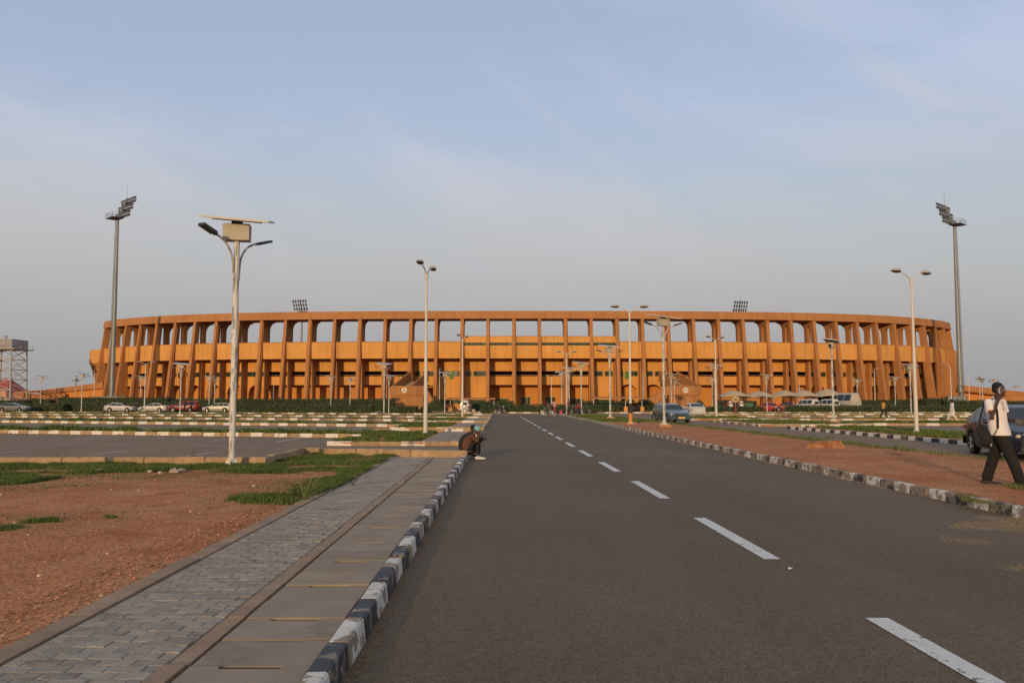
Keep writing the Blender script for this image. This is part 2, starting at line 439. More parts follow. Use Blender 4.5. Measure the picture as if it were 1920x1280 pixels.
def link(name, data, parent=None, loc=None, rot=None, kind=None):
    o = bpy.data.objects.new(name, data); COL.objects.link(o)
    if parent is not None: o.parent = parent
    if loc is not None: o.location = loc
    if rot is not None: o.rotation_euler = rot
    if kind: o['kind'] = kind
    return o
def tag(o, label, cat, group=None):
    o['label'] = label; o['category'] = cat
    if group: o['group'] = group
    return o
def thing(name, label, cat, loc=(0, 0, 0), rotz=0.0, group=None, scale=1.0):
    o = bpy.data.objects.new(name, None); COL.objects.link(o)
    o.empty_display_size = 0.3
    o.location = loc; o.rotation_euler = (0, 0, rotz); o.scale = (scale,) * 3
    return tag(o, label, cat, group)
KIDS = {}
def copy_tree(o, parent=None):
    c = o.copy(); COL.objects.link(c); c.parent = parent
    for ch in list(o.children): copy_tree(ch, c)
    return c
USED = set()
def put(proto, loc, rotz=0.0, label=None, group=None, scale=1.0):
    "first use places the prototype itself, later uses a copy of it and its parts"
    o = proto if proto.name not in USED else copy_tree(proto)
    USED.add(proto.name)
    o.location = loc; o.rotation_euler = (0, 0, rotz); o.scale = (scale,) * 3
    if label: o['label'] = label
    if group: o['group'] = group
    return o
def pip(p, poly):
    x, y = p[0], p[1]; c = False; j = len(poly) - 1
    for i in range(len(poly)):
        a, b = poly[i], poly[j]
        if (a[1] > y) != (b[1] > y) and x < (b[0] - a[0]) * (y - a[1]) / (b[1] - a[1]) + a[0]: c = not c
        j = i
    return c

# ------------------------------------------------------------------ the ground
def xL(y): return -0.885 - 0.0145 * y          # road edge on the left
def xR(y): return 6.95 - 0.0145 * y            # road edge on the right
def xC(y): return 2.74 - 0.0213 * y            # dashed line
def xN(y): return 12.75 - 0.031 * y            # second carriageway, near edge
def xF(y): return 17.2 - 0.031 * y             # second carriageway, far edge

def sheet(name, poly, z, m, thick=None):
    mb = MB()
    if thick: mb.prism(poly, z - thick, z)
    else: mb.add([(p[0], p[1], z) for p in poly], [tuple(range(len(poly)))])
    return mb.build(name, m, kind='structure')

def uneven(name, poly, z, step, amp, m, skirt=0.15):
    "soil surface with gentle relief inside a polygon, on a grid"
    xs = [p[0] for p in poly]; ys = [p[1] for p in poly]
    bm = bmesh.new()
    f = bm.faces.new([bm.verts.new((p[0], p[1], 0)) for p in poly])
    n = int((max(xs) - min(xs)) / step)
    for k in range(1, n + 1):
        bmesh.ops.bisect_plane(bm, geom=bm.verts[:] + bm.edges[:] + bm.faces[:], plane_co=(min(xs) + k * step, 0, 0), plane_no=(1, 0, 0))
    n = int((max(ys) - min(ys)) / step)
    for k in range(1, n + 1):
        bmesh.ops.bisect_plane(bm, geom=bm.verts[:] + bm.edges[:] + bm.faces[:], plane_co=(0, min(ys) + k * step, 0), plane_no=(0, 1, 0))
    for v in bm.verts:
        edge = any(not e.is_manifold for e in v.link_edges)
        v.co.z = z + (0 if edge else amp * (mnoise.noise(v.co * 0.35) + 0.5 * mnoise.noise(v.co * 1.3)))
    r = bmesh.ops.extrude_edge_only(bm, edges=[e for e in bm.edges if e.is_boundary])
    for v in r['geom']:
        if isinstance(v, bmesh.types.BMVert): v.co.z -= skirt
    bmesh.ops.recalc_face_normals(bm, faces=bm.faces[:])
    me = bpy.data.meshes.new(name); bm.to_mesh(me); bm.free()
    me.materials.append(m)
    for p in me.polygons: p.use_smooth = True
    me.set_sharp_from_angle(angle=R(40))
    return link(name, me, kind='structure')

sheet('ground', [(-1800, -60), (1800, -60), (1800, 3200), (-1800, 3200)], -0.035, SOIL)
sheet('parking_lot', [(-120, 19.2), (130, 19.2), (130, 154), (-120, 154)], 0.0, LOT)
sheet('road', [(xL(-14), -14), (xR(-14), -14), (xR(97), 97), (xL(97), 97)], 0.004, ROAD)
sheet('side_road', [(xN(-10), -10), (xF(-10), -10), (xF(104), 104), (xN(104), 104)], 0.004, LOT)

# painted lane dashes
for k in range(-1, 17):
    b = 6.05 + 5.12 * k
    a = b - 2.9
    w = 0.082
    d = MB().add([(xC(a) - w, a, 0.009), (xC(a) + w, a, 0.009), (xC(b) + w, b, 0.009), (xC(b) - w, b, 0.009)], [(0, 1, 2, 3)])
    d.build('lane_dash', LINE, bpy.data.objects['road'])

def paint_line(p, q, w, m, parent, z=0.005):
    p, q = Vector(p), Vector(q); d = (q - p).normalized(); n = Vector((-d.y, d.x, 0)) * w / 2
    vs = [p - n, q - n, q + n, p + n]
    MB().add([(v.x, v.y, z) for v in vs], [(0, 1, 2, 3)]).build('parking_line', m, parent)
lot = bpy.data.objects['parking_lot']
for a, b in [((16, 822), (88, 816)), ((96, 831.4), (245, 833.3)), ((0, 849), (54, 845)), ((169, 852.8), (237, 845)),
             ((284, 823), (309, 820)), ((139, 823), (217, 817)), ((366, 835.5), (504, 838)), ((349, 855), (403, 847.4)),
             ((389, 827), (425, 823)), ((517, 829), (574, 819)), ((150, 800), (220, 795)), ((330, 801), (400, 797)),
             ((505, 801), (540, 797)), ((582, 803), (620, 799)), ((665, 804), (700, 801)), ((95, 806), (260, 807)), ((280, 808), (430, 809))]:
    paint_line(at(*a), at(*b), 0.09 if a[1] > 812 else 0.11, LINE2, lot)

# ---- kerb stones: shared meshes, one object each
def stone_mesh(name, L_, W_, H_, m, batter=0.012, ch=0.015):
    prof = [(-batter, 0), (0, H_ - ch), (ch, H_), (W_ - ch, H_), (W_, H_ - ch), (W_, 0)]
    n = len(prof); vs = []; e = 0.006
    for x, sc in ((0, 1), (e, 0), (L_ - e, 0), (L_, 1)):
        for (y, z) in prof:
            vs.append((x, y + (0.006 if sc and y < W_ / 2 else (-0.006 if sc else 0)), z - (0.006 if sc and z > 0 else 0)))
    fs = []
    for i in range(3):
        for k in range(n): fs.append((i * n + k, (i + 1) * n + k, (i + 1) * n + (k + 1) % n, i * n + (k + 1) % n)[::-1])
    fs.append(tuple(range(n))); fs.append(tuple(3 * n + k for k in range(n - 1, -1, -1)))
    return MB().add(vs, fs).mesh(name, m)
STONES = {}
def stone(kind, L_, H_=0.16, W_=0.14):
    key = (kind, round(L_, 2), round(H_, 2))
    if key not in STONES:
        STONES[key] = stone_mesh('kerb_stone', L_ - 0.012, W_, H_, {'w': KWHITE, 'b': KBLACK, 'f': KFADE, 't': KTAN, 'n': KWHT2}[kind])
    return STONES[key]
def kerb_line(pts, pattern, L_=0.56, z=0.0, H_=0.16, W_=0.14, drop=0.0, wob=0.01, bed=True):
    """kerb along a polyline; the exposed face is on the right-hand side when walking from the
    first point to the last. A mortar bed is the setting, each stone its part."""
    pts = [Vector((p[0], p[1], 0)) for p in pts]
    mb = MB()
    for a, b in zip(pts[:-1], pts[1:]):
        d = (b - a).normalized(); n = Vector((-d.y, d.x, 0))
        c = [a + n * 0.02, b + n * 0.02, b + n * (W_ - 0.02), a + n * (W_ - 0.02)]
        mb.prism(c, z - 0.02, z + H_ - 0.05)
    k_ = mb.build('kerb', EDGE, kind='structure')
    i = 0
    for a, b in zip(pts[:-1], pts[1:]):
        T = (b - a).length; d = (b - a).normalized(); ang = math.atan2(d.y, d.x)
        n = max(1, round(T / L_)); l = T / n
        for k in range(n):
            ch = pattern[i % len(pattern)]; i += 1
            if drop and random.random() < drop: continue
            o = link('kerb_stone', stone(ch, l, H_, W_), k_)
            p = a + d * (k * l)
            o.location = (p.x + random.uniform(-wob, wob), p.y + random.uniform(-wob, wob), z + random.uniform(-wob, wob * .6))
            o.rotation_euler = (random.uniform(-.02, .02), random.uniform(-.008, .008), ang + random.uniform(-.008, .008))
    return k_

# left footway: kerb, drain slabs, edging, interlocking pavers, edging
YA, YB = 2.6, 21.5
kerb_line([(xL(2.25), 2.25), (xL(21.75), 21.75)], 'bw', 0.545, H_=0.155, W_=0.125)
foot = MB()
foot.prism([(xL(YA) - 2.0, YA), (xL(YA) - 0.06, YA), (xL(YB) - 0.06, YB), (xL(YB) - 2.0, YB)], -0.02, 0.075)
foot = foot.build('pavement', mat('joint_sand', (0.30, 0.155, 0.075), 0.95, 0.2, 8, 0.3, 40), kind='structure')
# slabs with a lifting notch
def slab_mesh(seed):
    rr = random.Random(seed); w, l = 0.645, 0.474
    n0, n1 = 0.30 + rr.uniform(-.05, .05), 0.72 + rr.uniform(-.05, .05)
    dpt = (0.008, 0.050, 0.006, 0.040, 0.012, 0.055)[seed]
    poly = [(0, 0), (w, 0), (w, l), (w * n1 + 0.02, l), (w * n1, l - dpt), (w * n0, l - dpt), (w * n0 - 0.02, l), (0, l)]
    return MB().prism(poly, -0.055, 0.0).mesh('slab', SLABC)
slabs = [slab_mesh(k) for k in range(6)]
y = YA; k = 0
while y + 0.49 < YB:
    o = link('slab', slabs[(k % 2) + 2 * random.randrange(3)], foot)
    o.location = (xL(y) - 0.135 - 0.645, y + random.uniform(0, .008), 0.131 + random.uniform(-.004, .003))
    o.rotation_euler = (random.uniform(-.006, .006), random.uniform(-.004, .004), 0.0145)
    y += 0.490 if k % 2 else 0.498; k += 1
# edging strips
def edging(off, w, z):
    y = YA; ms = [MB().prism([(0, 0), (w, 0), (w, 0.985), (0, 0.985)], -0.06, 0).mesh('edging_stone', EDGE)]
    while y < YB - 0.4:
        o = link('edging_stone', ms[0], foot)
        o.location = (xL(y) + off, y, z + random.uniform(-.006, .006)); o.rotation_euler = (0, random.uniform(-.01, .01), 0.0145 + random.uniform(-.004, .004))
        y += 1.0
edging(-0.92, 0.112, 0.133)
edging(-1.97, 0.15, 0.143)
# pavers
PW, PL, AM = 0.198, 0.1125, 0.0065
def paver_poly(x0, x1, ins):
    def wave(t):
        t = (t / PW * 2) % 1.0
        ks = [(0, 0), (.12, 1), (.34, 1), (.62, -1), (.86, -1), (1.0, 0)]
        for (a, va), (b, vb) in zip(ks[:-1], ks[1:]):
            if a <= t <= b: return AM * (va + (vb - va) * (t - a) / (b - a))
        return 0
    ts = sorted(set([x0, x1] + [k * PW / 2 + q * PW / 2 for k in range(-1, 14) for q in (.12, .34, .62, .86) if x0 < k * PW / 2 + q * PW / 2 < x1]))
    lo = [(min(max(t, x0 + ins), x1 - ins), wave(t) + ins) for t in ts]
    hi = [(min(max(t, x0 + ins), x1 - ins), PL + wave(t) - ins) for t in ts]
    return lo + hi[::-1]
def paver_mb(x0, x1, mb, dy=0.0, dz=0.0, tilt=(0, 0)):
    g = 0.0016
    a, b = paver_poly(x0, x1, g), paver_poly(x0, x1, g + 0.005); n = len(a)
    cx = (x0 + x1) / 2
    def tz(p): return dz + (p[0] - cx) * tilt[0] + (p[1] - PL / 2) * tilt[1]
    vs = [(p[0] , p[1] + dy, -0.03) for p in a] + [(p[0], p[1] + dy, -0.005 + tz(p)) for p in a] + [(p[0], p[1] + dy, tz(p)) for p in b]
    fs = [(i, (i + 1) % n, n + (i + 1) % n, n + i) for i in range(n)] + [(n + i, n + (i + 1) % n, 2 * n + (i + 1) % n, 2 * n + i) for i in range(n)]
    fs.append(tuple(2 * n + i for i in range(n)))
    mb.add(vs, fs)
WID = 0.875
pav_cache = {}
rest = MB(); row = 0; y = 3.9; made = 0
while y < YB - PL:
    off = 0 if row % 2 else PW / 2
    xs = [0.0]; x = off if off else PW
    while x < WID - 0.03: xs.append(x); x += PW
    xs.append(WID)
    X0 = xL(y) - 1.808
    for a, b in zip(xs[:-1], xs[1:]):
        tl = (random.gauss(0, .004), random.gauss(0, .006)); dz = random.gauss(0, .0008)
        if made < 300:
            key = (round(a, 3), round(b, 3))
            if key not in pav_cache:
                m_ = MB(); paver_mb(a, b, m_); pav_cache[key] = m_.mesh('paver', PAVER)
            o = link('paver', pav_cache[key], foot, (X0, y, 0.131 + dz), (tl[1], -tl[0], 0.0145)); made += 1
        else:
            m_ = MB(); paver_mb(a, b, m_, 0, dz, tl)
            rest.add([(v[0] + X0, v[1] + y, v[2] + 0.131) for v in m_.v], m_.f)
    y += PL; row += 1
rest.build('pavers_beyond', mat('paver_concrete_far', (0.28, 0.235, 0.185), 0.9, 0.16, 5.0, 0.3, 60, rnd=0.16, island=True, col2=(0.215, 0.165, 0.125), thr=0.60, mscale=2.0), foot, kind='stuff')

# soil beside the footway and the kerbs of the first car park row
K0 = [at(-60, 867, .13), at(503, 868, .13), at(577, 848.5, .13)]
K0[1] = Vector((-5.66, 19.15, 0)); K0[0] = Vector((-24.0, 19.0, 0)); K0[2] = Vector((-5.72, 22.9, 0))
E0 = Vector((xL(21.9) + 0.02, 21.75, 0))
uneven('soil_verge', [(-30, -8), (xL(-8) - 1.99, -8), (xL(21.4) - 1.99, 21.4), (-5.6, 22.6), (-5.6, 19.05), (-30, 18.9)], 0.115, 0.5, 0.018, SOIL)
kerb_line([K0[0], (-9.35, 19.13)], 't', 0.98, H_=0.28, z=0.0, W_=0.15)
kerb_line([(-9.15, 19.13), K0[1]], 'tttttt', 0.72, H_=0.28, z=0.0, W_=0.15)
kerb_line([K0[1], K0[2], E0], 't', 0.75, H_=0.285, z=0.0, W_=0.15)

# right-hand kerb and the median
kerb_line([(xR(99.0), 99.0), (xR(8.0), 8.0)], 'fw', 0.56, H_=0.15)
uneven('median', [(xR(6) + 0.1, 6), (xN(6) - 0.02, 6), (xN(98), 98), (xR(98) + 0.1, 98)], 0.125, 0.8, 0.02, SOIL)
kerb_line([(xN(10), 10), (xN(98), 98)], 't', 0.98, H_=0.135, W_=0.10)

# verges between the road and the left car park, one per row of stalls
def verge(y0, y1, xa, side='L'):
    if side == 'L': poly = [(xa, y0), (xL(y0) - 0.14, y0 - 0.0), (xL(y1) - 0.14, y1), (xa, y1)]
    else: poly = [(xF(y0) + 0.14, y0), (xa, y0), (xa, y1), (xF(y1) + 0.14, y1)]
    sheet('verge', poly, 0.125, SOIL, 0.15)
    return poly
LV = [(29.4, 39.2, -6.4), (45.8, 55.6, -6.6), (62.0, 72.0, -7.4), (78.4, 88.2, -7.8)]
for i, (y0, y1, xa) in enumerate(LV):
    verge(y0, y1, xa)
    kerb_line([(xa - .15, y0), (xL(y0), y0)], 'ntt' if i < 2 else 'ntnt', 0.9, H_=0.155)
    kerb_line([(xL(y0), y0), (xL(y1), y1)], 'tnt', 0.6, H_=0.155)
    kerb_line([(xa - .15, y1), (xL(y1), y1)], 'tnt', 0.9, H_=0.29)
    sl = MB()
    n = 4
    root = MB().prism([(xL(y0) - 1.9, y0 + .15), (xL(y0) - 0.15, y0 + .15), (xL(y1) - 0.15, y1 - .02), (xL(y1) - 1.9, y1 - .02)], 0.10, 0.134).build('pavement', EDGE, kind='structure')
    L_ = (y1 - y0 - .2) / 6
    for q in range(6):
        for c_ in range(2):
            x_ = xL(y0 + q * L_) - 0.16 - 0.86 * (c_ + 1)
            MB().prism([(0, 0), (.84, 0), (.84, L_ - .03), (0, L_ - .03)], 0, 0.02).build('slab', SLABC, root, loc=(x_, y0 + .17 + q * L_, 0.132 + random.uniform(-.003, .003)), rot=(0, 0, 0.0145))
RV = [(28.0, 47.5, 20.6), (52.5, 64.0, 21.5), (69.5, 80.5, 21.0)]
for i, (y0, y1, xa) in enumerate(RV):
    verge(y0, y1, xa, 'R')
    kerb_line([(xF(y1), y1), (xF(y0), y0)], 'bn' if i == 0 else 'ftn', 0.60, H_=0.155)
    kerb_line([(xF(y0), y0), (xa, y0)], 'nt', 0.8, H_=0.155)
    kerb_line([(xF(y1), y1), (xa, y1)], 'tn', 0.8, H_=0.27)

# islands between the rows of parking stalls
GRASS_PATCHES = []
def island(p, q, w, pattern, L_=0.62, H_=0.16, drop=0.03, tall=0.16):
    p, q = Vector((p[0], p[1], 0)), Vector((q[0], q[1], 0))
    d = (q - p).normalized(); n = Vector((-d.y, d.x, 0))
    sheet('island', [p + n * .12, q + n * .12, q + n * (w - .12), p + n * (w - .12)], 0.11, SOIL, 0.13)
    kerb_line([p, q], pattern, L_, H_=H_, drop=drop, wob=0.018)
    kerb_line([q + n * w, p + n * w], pattern, L_ * 2, H_=H_ - .02, drop=drop)
    GRASS_PATCHES.append(([p + n * .13, q + n * .13, q + n * (w - .13), p + n * (w - .13)], tall))
def seg(a, b): return at(*a), at(*b)
a, b = seg((-40, 811.5), (683, 821)); island(a, b, 1.1, 'tn', 0.62, 0.17, tall=.26)
a, b = seg((-10, 791.8), (764, 800.5)); island(a, b, 1.3, 'tn', 0.72, 0.18, tall=.24)
a, b = seg((-10, 782.3), (796, 790)); island(a, b, 1.3, 'ftn', 0.75, 0.18, tall=.18)
a, b = seg((-10, 777.2), (850, 783.2)); island(a, b, 1.3, 'ftn', 0.85, 0.18, tall=.16)
a, b = seg((-10, 773.6), (860, 777.5)); island(a, b, 1.3, 'tnf', 0.95, 0.18, tall=.14)
a, b = seg((1590, 797.6), (1960, 798)); island(a, b, 1.2, 'ttnt', 0.85, 0.17, tall=.2)
a, b = seg((1440, 788.2), (1960, 788.0)); island(a, b, 1.3, 'tttn', 0.9, 0.18, tall=.15)
a, b = seg((1330, 782.6), (1960, 781.2)); island(a, b, 1.3, 'tnf', 0.95, 0.18, tall=.13)
a, b = seg((1310, 778.3), (1960, 777.6)); island(a, b, 1.3, 'ttn', 1.0, 0.18, tall=.13)
a, b = seg((1120, 774.6), (1960, 774.6)); kerb_line([a, b], 'tn', 1.0, H_=.17)
a, b = seg((855, 774.2), (1010, 774.6)); kerb_line([a, b], 'tn', 1.0, H_=.17)

# ------------------------------------------------------------------ stadium
SP, K0_, K1_, K2_, I0, CX, DST = 5.06, 0.00129, 2.02e-06, 1.44e-11, 19.477, 2.75, 160.0
NP = 41
_tab = [(0.0, 0.0, 0.0)]
for k in range(30 * 8):
    s_ = (k + 0.5) / 8 * SP
    th = K0_ * s_ + K1_ * s_ ** 3 / 3 + K2_ * s_ ** 5 / 5
    _tab.append((_tab[-1][0] + SP / 8 * math.cos(th), _tab[-1][1] + SP / 8 * math.sin(th), th))
def ring(i, u=0.0):
    "plan point at pillar index i (may be fractional), u metres inside the outer pillar line"
    d = i - I0; a = abs(d) * 8; k = min(int(a), len(_tab) - 2); f = a - k
    x = _tab[k][0] + (_tab[k + 1][0] - _tab[k][0]) * f
    y = _tab[k][1] + (_tab[k + 1][1] - _tab[k][1]) * f
    s_ = abs(d) * SP; th = K0_ * s_ + K1_ * s_ ** 3 / 3 + K2_ * s_ ** 5 / 5
    sg = 1 if d >= 0 else -1
    nx, ny = -math.sin(th) * sg, math.cos(th)
    return Vector((CX + sg * x + nx * u, DST + y + ny * u, 0)), Vector((math.cos(th), math.sin(th) * sg, 0)), Vector((nx, ny, 0))

stadium = thing('stadium', 'large orange and brown concrete stadium with leaning pillars and an open top gallery', 'stadium', (0, 0, 0))
Z_RIM1, Z_RIM0 = 19.3, 17.75
def rb(mb, i0, i1, u0, u1, z0, z1):
    "block between two ring positions"
    a, b, c, d = ring(i0, u0)[0], ring(i1, u0)[0], ring(i1, u1)[0], ring(i0, u1)[0]
    return mb.hexa([(p.x, p.y, z0) for p in (a, b, c, d)], [(p.x, p.y, z1) for p in (a, b, c, d)])
def part(name, m, mb, parent=None, **kw): return mb.build(name, m, parent or stadium, **kw)

def ring_band(name, m, i0, i1, u0, u1, z0, z1, step=0.5, u0t=None):
    n = int((i1 - i0) / step); vs = []; fs = []
    for k in range(n + 1):
        i = i0 + (i1 - i0) * k / n
        for u, z in ((u0, z0), (u1, z0), (u1, z1), (u0t if u0t is not None else u0, z1)):
            p = ring(i, u)[0]; vs.append((p.x, p.y, z))
    for k in range(n):
        for q in range(4):
            a, b = k * 4 + q, k * 4 + (q + 1) % 4
            fs.append((a, a + 4, b + 4, b))
    fs += [(0, 1, 2, 3), (n * 4 + 3, n * 4 + 2, n * 4 + 1, n * 4)]
    return part(name, m, MB().add(vs, fs), smooth=True, angle=30)
E_ = 0.075
ring_band('rim_beam', BROWN, -E_, NP - 1 + E_, 0.78, 1.35, Z_RIM0, Z_RIM1, u0t=0.98)
ring_band('roof_slab', BROWN, -E_, NP - 1 + E_, 1.35, 7.0, Z_RIM0 + 0.10, Z_RIM0 + 0.45)
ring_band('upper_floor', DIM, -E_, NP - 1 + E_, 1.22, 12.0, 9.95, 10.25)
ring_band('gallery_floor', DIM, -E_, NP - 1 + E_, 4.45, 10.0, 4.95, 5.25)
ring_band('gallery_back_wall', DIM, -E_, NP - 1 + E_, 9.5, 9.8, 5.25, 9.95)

def fin_u(z): return -1.25 + 2.28 * z / 18.0
FW = 0.31
for i in range(NP):
    P, t, n = ring(i)
    def q(u, w, z): v = P + n * u + t * w; return (v.x, v.y, z)
    mb = MB()
    zs = [0.0, 9.0, Z_RIM0 + 0.1]
    for z0, z1 in zip(zs[:-1], zs[1:]):
        d0 = 1.75 - 0.45 * z0 / 18; d1 = 1.75 - 0.45 * z1 / 18
        mb.hexa([q(fin_u(z0), -FW, z0), q(fin_u(z0), FW, z0), q(fin_u(z0) + d0, FW, z0), q(fin_u(z0) + d0, -FW, z0)],
                [q(fin_u(z1), -FW, z1), q(fin_u(z1), FW, z1), q(fin_u(z1) + d1, FW, z1), q(fin_u(z1) + d1, -FW, z1)])
    fin = part('pillar', BROWN, mb)
    # inner column with a curved haunch carrying the roof slab
    mb = MB()
    c0, c1, cw = 3.05, 4.25, 0.29
    mb.hexa([q(c0, -cw, 0), q(c0, cw, 0), q(c1, cw, 0), q(c1, -cw, 0)], [q(c0, -cw, 17.0), q(c0, cw, 17.0), q(c1, cw, 17.0), q(c1, -cw, 17.0)])
    hp = [(c0, 16.4), (c1, 15.6)]
    for k in range(1, 8):
        a = k / 7 * math.pi / 2
        hp.append((c1 + 2.2 * (1 - math.cos(a)), 15.6 + 2.0 * math.sin(a)))
    hp += [(6.6, 17.9), (2.0, 17.9), (2.0, 16.95), (c0, 16.95)]
    hp = [hp[0]] + hp[1:]
    vs = [q(u, -cw + .012, z) for u, z in hp] + [q(u, cw - .012, z) for u, z in hp]; m_ = len(hp)
    mb.add(vs, [tuple(range(m_)), tuple(range(2 * m_ - 1, m_ - 1, -1))] + [(k, k + m_, (k + 1) % m_ + m_, (k + 1) % m_) for k in range(m_)])
    part('inner_column', BROWN, mb)
    if i % 2 == 1:
        mb = MB()
        mb.tube([q(fin_u(z) + 0.35, FW + 0.07, z) for z in (0.2, 8, 16.5)] + [q(0.95, FW + .02, 17.5), q(0.72, FW - .25, 18.2)], 0.075, 6)
        part('drain_pipe', BROWN, mb, fin)

ARCH_BAYS = {4, 5, 6, 7, 8, 15, 23, 24, 31, 32, 33, 34}
SOLID_BAYS = {16, 17, 22}
WIN_GALLERY = ARCH_BAYS | SOLID_BAYS
def bay_uz(i, u):
    P, t, n = ring(i + .5, u)
    w = (ring(i + .94, u)[0] - ring(i + .06, u)[0]).length
    return P, t, n, w
def window(i, u, s0, s1, z0, z1, panes, parent=None, frame=GREENF):
    "recess-mounted window: a frame with separate panes"
    a, b = ring(i + s0, u)[0], ring(i + s1, u)[0]; d = (b - a).normalized(); n = ring(i + .5)[2]
    w = (b - a).length
    def q(x, y, z): v = a + d * x + n * y; return (v.x, v.y, z)
    fb = MB(); t_ = 0.07
    def bx(x0, x1, zz0, zz1, y0=-0.05, y1=0.04):
        fb.hexa([q(x0, y0, zz0), q(x1, y0, zz0), q(x1, y1, zz0), q(x0, y1, zz0)], [q(x0, y0, zz1), q(x1, y0, zz1), q(x1, y1, zz1), q(x0, y1, zz1)])
    bx(0, w, z0, z0 + t_); bx(0, w, z1 - t_, z1)
    for k in range(panes + 1):
        x = k * (w - t_) / panes; bx(x, x + t_, z0 + t_, z1 - t_)
    fr = part('window', frame, fb, parent)
    for k in range(panes):
        x0 = k * (w - t_) / panes + t_; x1 = (k + 1) * (w - t_) / panes
        pb = MB()
        tl = random.uniform(-.015, .02)
        pb.hexa([q(x0, -.01 + tl, z0 + t_), q(x1, -.01 - tl, z0 + t_), q(x1, .01 - tl, z0 + t_), q(x0, .01 + tl, z0 + t_)],
                [q(x0, -.01 + tl, z1 - t_), q(x1, -.01 - tl, z1 - t_), q(x1, .01 - tl, z1 - t_), q(x0, .01 + tl, z1 - t_)])
        pb.build('pane', WGLASS, fr)
    return fr

for i in range(NP - 1):
    # upper parapet between the pillars
    part('parapet_panel', ORANGE, rb(MB(), i + .03, i + .97, 0.95, 1.20, 10.0, 12.5 if 17 <= i < 23 else 13.2))
    if not 17 <= i < 23: part('coping', BROWN, rb(MB(), i + .03, i + .97, 0.90, 1.26, 13.2, 13.32))
    part('upper_wall_panel', ORANGE, rb(MB(), i + .02, i + .98, 4.27, 4.47, 7.62, 9.9))
    open_bay = i not in WIN_GALLERY
    UW = 4.27
    if open_bay:
        part('balcony_panel', ORANGE, rb(MB(), i + .02, i + .98, UW, 4.44, 4.90, 6.62))
        mb = MB()
        a, b = ring(i + .07, 4.36)[0], ring(i + .93, 4.36)[0]
        mb.tube([(a.x, a.y, 6.86), (b.x, b.y, 6.86)], 0.05, 6)
        for f in (0.02, .35, .68, .98):
            p = a + (b - a) * f; mb.bar((p.x, p.y, 6.6), (p.x, p.y, 6.86), 0.06)
        part('handrail', mat('rail_paint', (.40, .24, .13), .6), mb)
    # ground floor wall, set further back
    gu = 7.2 if open_bay else 6.4
    if i in SOLID_BAYS:
        part('ground_wall', ORANGE, rb(MB(), i + .02, i + .98, UW, 4.44, 2.0, 6.62))
        part('ground_wall', ORANGE, rb(MB(), i + .02, i + .98, UW, 4.44, 0.0, 1.15))
        window(i, UW + .1, .08, .92, 1.15, 2.0, 5)
    else:
        part('ground_wall', RUST, rb(MB(), i - .02, i + 1.02, gu, gu + .2, 0.0, 4.96))
        if i in ARCH_BAYS:
            mb = MB(); N_ = 18; s0, s1, spring, top = .14, .90, 3.1, 5.0
            for k in range(N_):
                f0, f1 = k / N_, (k + 1) / N_
                def za(f):
                    x = 2 * f - 1; return spring + (top - spring) * math.sqrt(max(0, 1 - x * x))
                a0, a1 = s0 + (s1 - s0) * f0, s0 + (s1 - s0) * f1
                A, B, C, D_ = ring(i + a0, UW)[0], ring(i + a1, UW)[0], ring(i + a1, 4.44)[0], ring(i + a0, 4.44)[0]
                z_0, z_1 = za(f0), za(f1)
                mb.hexa([(A.x, A.y, z_0), (B.x, B.y, z_1), (C.x, C.y, z_1), (D_.x, D_.y, z_0)], [(p.x, p.y, 6.62) for p in (A, B, C, D_)])
            rb(mb, i + .02, i + s0, UW, 4.44, 0, 6.62); rb(mb, i + s1, i + .98, UW, 4.44, 0, 6.62)
            part('arch_wall', ORANGE, mb)
    if not open_bay:
        # windowed strip at gallery level
        pan = [(.08, .34, 2, 6.66), (.40, .92, 3, 6.66)] if i % 2 else [(.08, .52, 2, 6.66), (.60, .92, 2, 6.66)]
        for s0, s1, pn, zb in pan: window(i, UW + .09, s0, s1, zb, 7.60, pn)
        for s0, s1 in ((.02, pan[0][0]), (pan[0][1], pan[1][0]), (pan[1][1], .98)):
            part('window_pier', ORANGE, rb(MB(), i + s0, i + s1, UW, 4.44, 6.62, 7.62))
    # ground floor windows and doors
    if i in (19, 20):
        window(i, gu - .06, .30, .66, 0.1, 2.5, 4)
    elif i not in SOLID_BAYS:
        r_ = random.Random(i)
        if i in (18, 21): window(i, gu - .06, .12, .80, 0.75, 2.2, 6)
        elif i in ARCH_BAYS: window(i, gu - .06, .22, .46, 0.6, 2.1, 2); window(i, gu - .06, .56, .80, .6, 2.1, 2)
        else: window(i, gu - .06, .18 + r_.uniform(-.05, .05), .62 + r_.uniform(-.1, .15), 0.9 if 8 < i < 14 else .6, 2.0, 4)

# green ventilation panels and cable on the two solid bays
for i, s0 in ((16, .46), (23, .40)):
    part('green_panel', mat('green_panel_paint', (.07, .17, .03), .6), rb(MB(), i + s0, i + s0 + .17, 4.18, 4.26, 6.05, 7.62))
# raised press block in the middle
for i in range(17, 23):
    part('block_wall', ORANGE, rb(MB(), i + .03, i + .97, 0.98, 1.18, 13.08, 14.25))
    window(i, 1.05, .06, .94, 12.5, 13.08, 6)
    part('block_roof', BROWN, rb(MB(), i - .0, i + 1.0, 0.94, 5.0, 14.25, 14.34))
